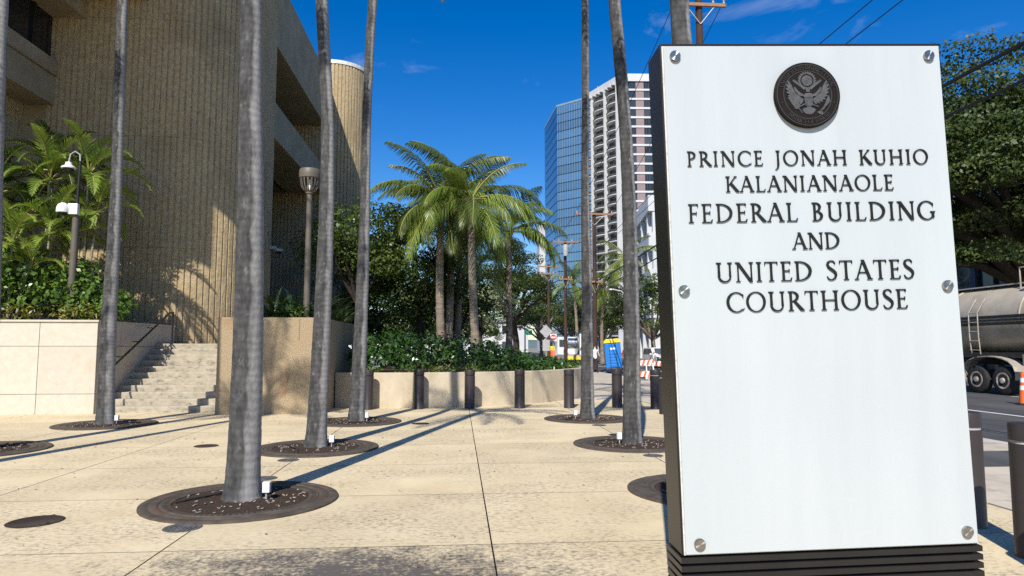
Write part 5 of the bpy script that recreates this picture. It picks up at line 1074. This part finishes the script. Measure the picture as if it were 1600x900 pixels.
MB().box(cx - .5, cx + .5, cy - .10, cy - .04, ZR + .62, ZR + .82).build('grille', 'black', su, bevel=.01)
tr_ = thing('reel_truck', 'grey utility truck with a big cable reel behind the straight palm', 'truck', (11.2, 66, ZR)); rx, ry = 11.25, 64.0
MB().box(rx - 1.15, rx + 1.15, ry + .6, ry + 6, .5, .9).build('bed', 'grey_metal', tr_, bevel=.02)
MB().box(rx - 1.1, rx + 1.1, ry + 6.1, ry + 8.2, .6, 2.7).build('cab', 'car_white', tr_, bevel=.12)
MB().box(rx - .9, rx + .9, ry + 6.03, ry + 6.098, 1.7, 2.4).build('rear_window', 'city_glass', tr_)
f = lambda a, c, d: (rx - .35 + d * .9, ry + 1.9 + a, 2.0 + c)
rl = MB().lathe([(1.05, -.62), (1.1, -.6), (1.1, -.54), (.5, -.52), (.5, .52), (1.1, .54), (1.1, .6), (1.05, .62)], 28, f=f).build('cable_reel', 'steel', tr_, smooth=True)
for k in range(8): a = 2 * math.pi * k / 8; MB().tube([f(0, 0, -.66), f(1.05 * math.cos(a), 1.05 * math.sin(a), -.66)], .05, 5).build('spoke', 'black', rl)
MB().box(rx + .3, rx + 1.1, ry + .8, ry + 3.5, .9, 2.9).build('equipment_box', 'white_paint', tr_, bevel=.03); MB().box(rx + .45, rx + .95, ry + .76, ry + .797, 1.9, 2.5).build('box_window', 'city_glass', tr_)
MB().box(rx - 1.1, rx + 1.1, ry + .45, ry + .598, .45, .75).build('bumper', 'toilet_yellow', tr_)
for s in (-1, 1):
    for yy in (1.6, 2.7, 7.2): wheel(tr_, rx + s * .98, ry + yy, ZR + .48, .48, .15, s)
    MB().box(rx + s * .95 - .08, rx + s * .95 + .08, ry + .55, ry + .597, .95, 1.1).build('tail_light', 'red_sign', tr_)
MB().lathe([(.12, 0), (.12, .1), (.04, .16)], 12, (rx + .2, ry + 6.6, 2.7)).build('beacon', 'toilet_blue', tr_, smooth=True)
ot = thing('equipment_trailer', 'orange equipment trailer on the far road beside the farthest pole', 'trailer', (10.9, 76, ZR))
MB().box(9.9, 11.9, 76, 78.5, .55, 1.75).build('body', 'toilet_yellow', ot, bevel=.08); MB().box(9.95, 11.85, 75.93, 75.997, .7, 1.3).build('rear_panel', 'orange', ot, bevel=.01)
for s in (9.85, 11.95): wheel(ot, s, 77.2, ZR + .34, .34, .1, 1)

# ---------------------------------------------------------------- signs and street lamps far down the street
def post(t, x, y, h, r=.035, m='grey_metal'): MB().tube([(x, y, -.1), (x, y, h)], r, 8).build('post', m, t, smooth=True)
t = thing('no_entry_sign', 'square red sign with a white bar on a post down the street', 'sign', (8.75, 63, 0)); post(t, 8.75, 63.05, 3.0)
pn = MB().box(8.45, 9.05, 62.98, 63.0, 2.2, 2.85).build('panel', 'reflect_white', t)
MB().lathe([(.28, 0), (.28, .008)], 28, f=lambda a, c, d: (8.75 + a, 62.978 - d, 2.525 + c)).build('red_disc', 'red_sign', pn); MB().box(8.55, 8.95, 62.955, 62.968, 2.46, 2.60).build('white_bar', 'reflect_white', pn)
t = thing('diamond_sign', 'grey back of a diamond shaped road sign with a plate below', 'sign', (7.95, 62, 0)); post(t, 7.95, 62.06, 3.7)
MB().prism([(-.6, 0), (0, -.6), (.6, 0), (0, .6)], 0, .012, lambda a, c, d: (7.95 + a, 62 - d, 3.05 + c)).build('diamond_panel', 'grey_metal', t); MB().box(7.62, 8.28, 61.985, 62.0, 1.3, 2.3).build('plate', 'grey_metal', t)
t = thing('signal_mast', 'grey mast arm with a green street name sign over the far crossing', 'traffic signal', (12.6, 93, 0)); post(t, 12.6, 93, 5.4, .11)
MB().tube([(12.6, 93, 4.1), (9.1, 93, 4.15)], .07, 8).build('mast_arm', 'grey_metal', t, smooth=True); MB().box(9.0, 10.0, 92.85, 92.9, 3.3, 3.95).build('name_plate', 'green_sign', t, bevel=.05)
sh = MB().box(9.9, 10.2, 92.7, 92.95, 2.9, 3.9).build('signal_head', 'black', t) if False else None
post(t, 9.05, 93.3, 4.2, .09, 'black')
t = thing('street_lamp', 'slim white street lamp between the toilet and the curved palm', 'street lamp', (14.3, 58, 0)); MB().tube([(14.3, 58, -.1), (14.3, 58, 6.2)], [.09, .06], 10).build('pole', 'white_paint', t, smooth=True)
MB().tube([(14.3, 58, 6.1), (14.0, 57.9, 6.45), (13.2, 57.8, 6.6)], .04, 8).build('arm', 'white_paint', t, smooth=True); MB().lathe([(.05, 0), (.14, .04), (.12, .12), (.03, .16)], 12, (13.05, 57.8, 6.5)).build('lamp_head', 'white_paint', t, smooth=True)

# ---------------------------------------------------------------- people
MT['skin'] = pmat('skin', (.33, .19, .13), (.38, .22, .15), scale=8, rough=.5); MT['hair'] = pmat('dark_hair', (.018, .013, .010), (.03, .022, .016), scale=20, rough=.6)
MT['white_cloth'] = pmat('white_cloth', (.66, .66, .65), (.72, .72, .70), scale=4, rough=.9); MT['dark_cloth'] = pmat('dark_cloth', (.018, .02, .028), (.03, .032, .04), scale=4, rough=.9)
MT['red_cloth'] = pmat('red_cloth', (.52, .025, .03), (.60, .04, .04), scale=4, rough=.9); MT['shoe'] = pmat('shoe', (.02, .018, .016), (.035, .03, .027), scale=4, rough=.6)
def person(lab, loc, rz, shirt, legs, pose='walk', hat=None):
    J = {'pelvis': (0, 0, .96), 'waist': (0, .0, 1.10), 'chest': (0, .01, 1.32), 'neck': (0, .02, 1.50), 'chin': (0, .0, 1.57), 'head': (0, -.01, 1.67), 'crown': (0, 0, 1.76)}
    rad = {'pelvis': .155, 'waist': .135, 'chest': .155, 'neck': .058, 'chin': .072, 'head': .098, 'crown': .072}
    seg = [('pelvis', 'waist', shirt), ('waist', 'chest', shirt), ('chest', 'neck', shirt), ('neck', 'chin', 'skin'), ('chin', 'head', 'skin'), ('head', 'crown', 'hair')]
    st = {'walk': (.30, .34), 'stand': (.05, .06), 'bend': (.10, .14)}[pose]
    for s, n in ((-1, 'l'), (1, 'r')):
        k = s * st[0]; lift = .10 if (pose == 'walk' and s > 0) else 0
        J.update({n + 'hip': (s * .095, 0, .90), n + 'knee': (s * .10, -k * .45 - .03, .50), n + 'ank': (s * .10, -k * .9 + .02, .09 + lift), n + 'toe': (s * .11, -k * .9 - .15, .035 + lift * .6),
                  n + 'sh': (s * .19, .01, 1.43), n + 'elb': (s * .25, .05 + s * st[1] * .4, 1.14), n + 'wri': (s * .23, -.06 + s * st[1] * .7, .90), n + 'palm': (s * .22, -.085 + s * st[1] * .75, .83)})
        rad.update({n + 'hip': .095, n + 'knee': .062, n + 'ank': .045, n + 'toe': .035, n + 'sh': .065, n + 'elb': .045, n + 'wri': .030, n + 'palm': .034})
        seg += [('pelvis', n + 'hip', legs), (n + 'hip', n + 'knee', legs), (n + 'knee', n + 'ank', legs), (n + 'ank', n + 'toe', 'shoe'), ('chest', n + 'sh', shirt), (n + 'sh', n + 'elb', shirt), (n + 'elb', n + 'wri', 'skin'), (n + 'wri', n + 'palm', 'skin')]
        px_, py_, pz_ = J[n + 'palm']
        for q, (dy, dz) in enumerate(((-.045, -.01), (-.028, -.075), (-.008, -.085), (.012, -.080), (.030, -.068))):
            J[n + 'f%d' % q] = (px_ - s * .01, py_ + dy, pz_ + dz); rad[n + 'f%d' % q] = .010; seg.append((n + 'palm', n + 'f%d' % q, 'skin'))
    if pose == 'bend':
        for q in list(J):
            x, y, z = J[q]
            if q in ('waist', 'chest', 'neck', 'chin', 'head', 'crown') or q[1:] in ('sh', 'elb', 'wri', 'palm') or q[1:2] == 'f':
                dz, dy = z - .96, y; a = R(62); J[q] = (x, dy * math.cos(a) - dz * math.sin(a), .96 + dz * math.cos(a) + dy * math.sin(a))
                if q[1:] in ('elb', 'wri', 'palm') or q[1:2] == 'f': J[q] = (x, J[q][1] - .30, J[q][2] - .25)
    names = list(J); me = bpy.data.meshes.new('person'); me.from_pydata([J[q] for q in names], [(names.index(a), names.index(c)) for a, c, _ in seg], [])
    o = bpy.data.objects.new('person', me); COL.objects.link(o); sk = o.modifiers.new('skin', 'SKIN'); sk.use_smooth_shade = True
    for i, q in enumerate(names): v = me.skin_vertices[0].data[i]; v.radius = (rad[q], rad[q] * (.72 if q in ('pelvis', 'waist', 'chest') else 1)); v.use_root = (q == 'pelvis')
    ss = o.modifiers.new('sub', 'SUBSURF'); ss.levels = 1; ss.render_levels = 1
    dg = bpy.context.evaluated_depsgraph_get(); nm = bpy.data.meshes.new_from_object(o.evaluated_get(dg)); o.modifiers.clear(); o.data = nm; bpy.data.meshes.remove(me)
    ml = [shirt, legs, 'skin', 'hair', 'shoe']; nm.materials.clear(); [nm.materials.append(MT[q]) for q in ml]
    A = np.array([J[a] for a, c, _ in seg]); Bv = np.array([J[c] for a, c, _ in seg]) - A; idx = []
    for p in nm.polygons:
        c = np.array(p.center); tt = np.clip(((c - A) * Bv).sum(1) / ((Bv * Bv).sum(1) + 1e-9), 0, 1); d = np.linalg.norm(c - A - Bv * tt[:, None], axis=1); d -= np.array([(rad[a] + rad[e_]) * .35 for a, e_, _ in seg]); idx.append(ml.index(seg[int(d.argmin())][2]))
    nm.polygons.foreach_set('material_index', idx); nm.polygons.foreach_set('use_smooth', [True] * len(nm.polygons))
    o.location = loc; o.rotation_euler = (0, 0, rz); return tag(o, lab, 'person', 'people at the roadworks')
person('person in white shirt and dark trousers walking away beside the straight palm', (8.75, 43.6, 0), R(175), 'white_cloth', 'dark_cloth')
person('person in red shirt partly hidden by the blue toilet and curved palm', (11.75, 47.5, 0), R(160), 'red_cloth', 'dark_cloth', 'stand')
person('person in white shirt bending over near the white suv', (15.6, 52.5, ZR), R(200), 'white_cloth', 'dark_cloth', 'bend')
person('person in dark clothes standing beside the orange trailer', (9.75, 62.5, 0), R(90), 'dark_cloth', 'dark_cloth', 'stand')

# ---------------------------------------------------------------- fallen leaves and grit on the paving
q = random.Random(77); b = MB()
for _ in range(260):
    x, y = q.uniform(-7, 5), q.uniform(4.6, 17); a = q.uniform(0, 6.28); l = q.uniform(.006, .028); w = l * q.uniform(.25, .6); c, s_ = math.cos(a), math.sin(a)
    b.add([(x - c * l, y - s_ * l, .004), (x + s_ * w, y - c * w, .003), (x + c * l, y + s_ * l, .008), (x - s_ * w, y + c * w, .010)], [(0, 1, 2, 3)])
MT['litter'] = pmat('dry_leaf_litter', (.06, .035, .02), (.16, .09, .045), scale=9, rough=.9)
tag(b.build('fallen_leaves', 'litter'), 'tiny dry leaves and grit scattered over the paving', 'leaf litter', kind='stuff')
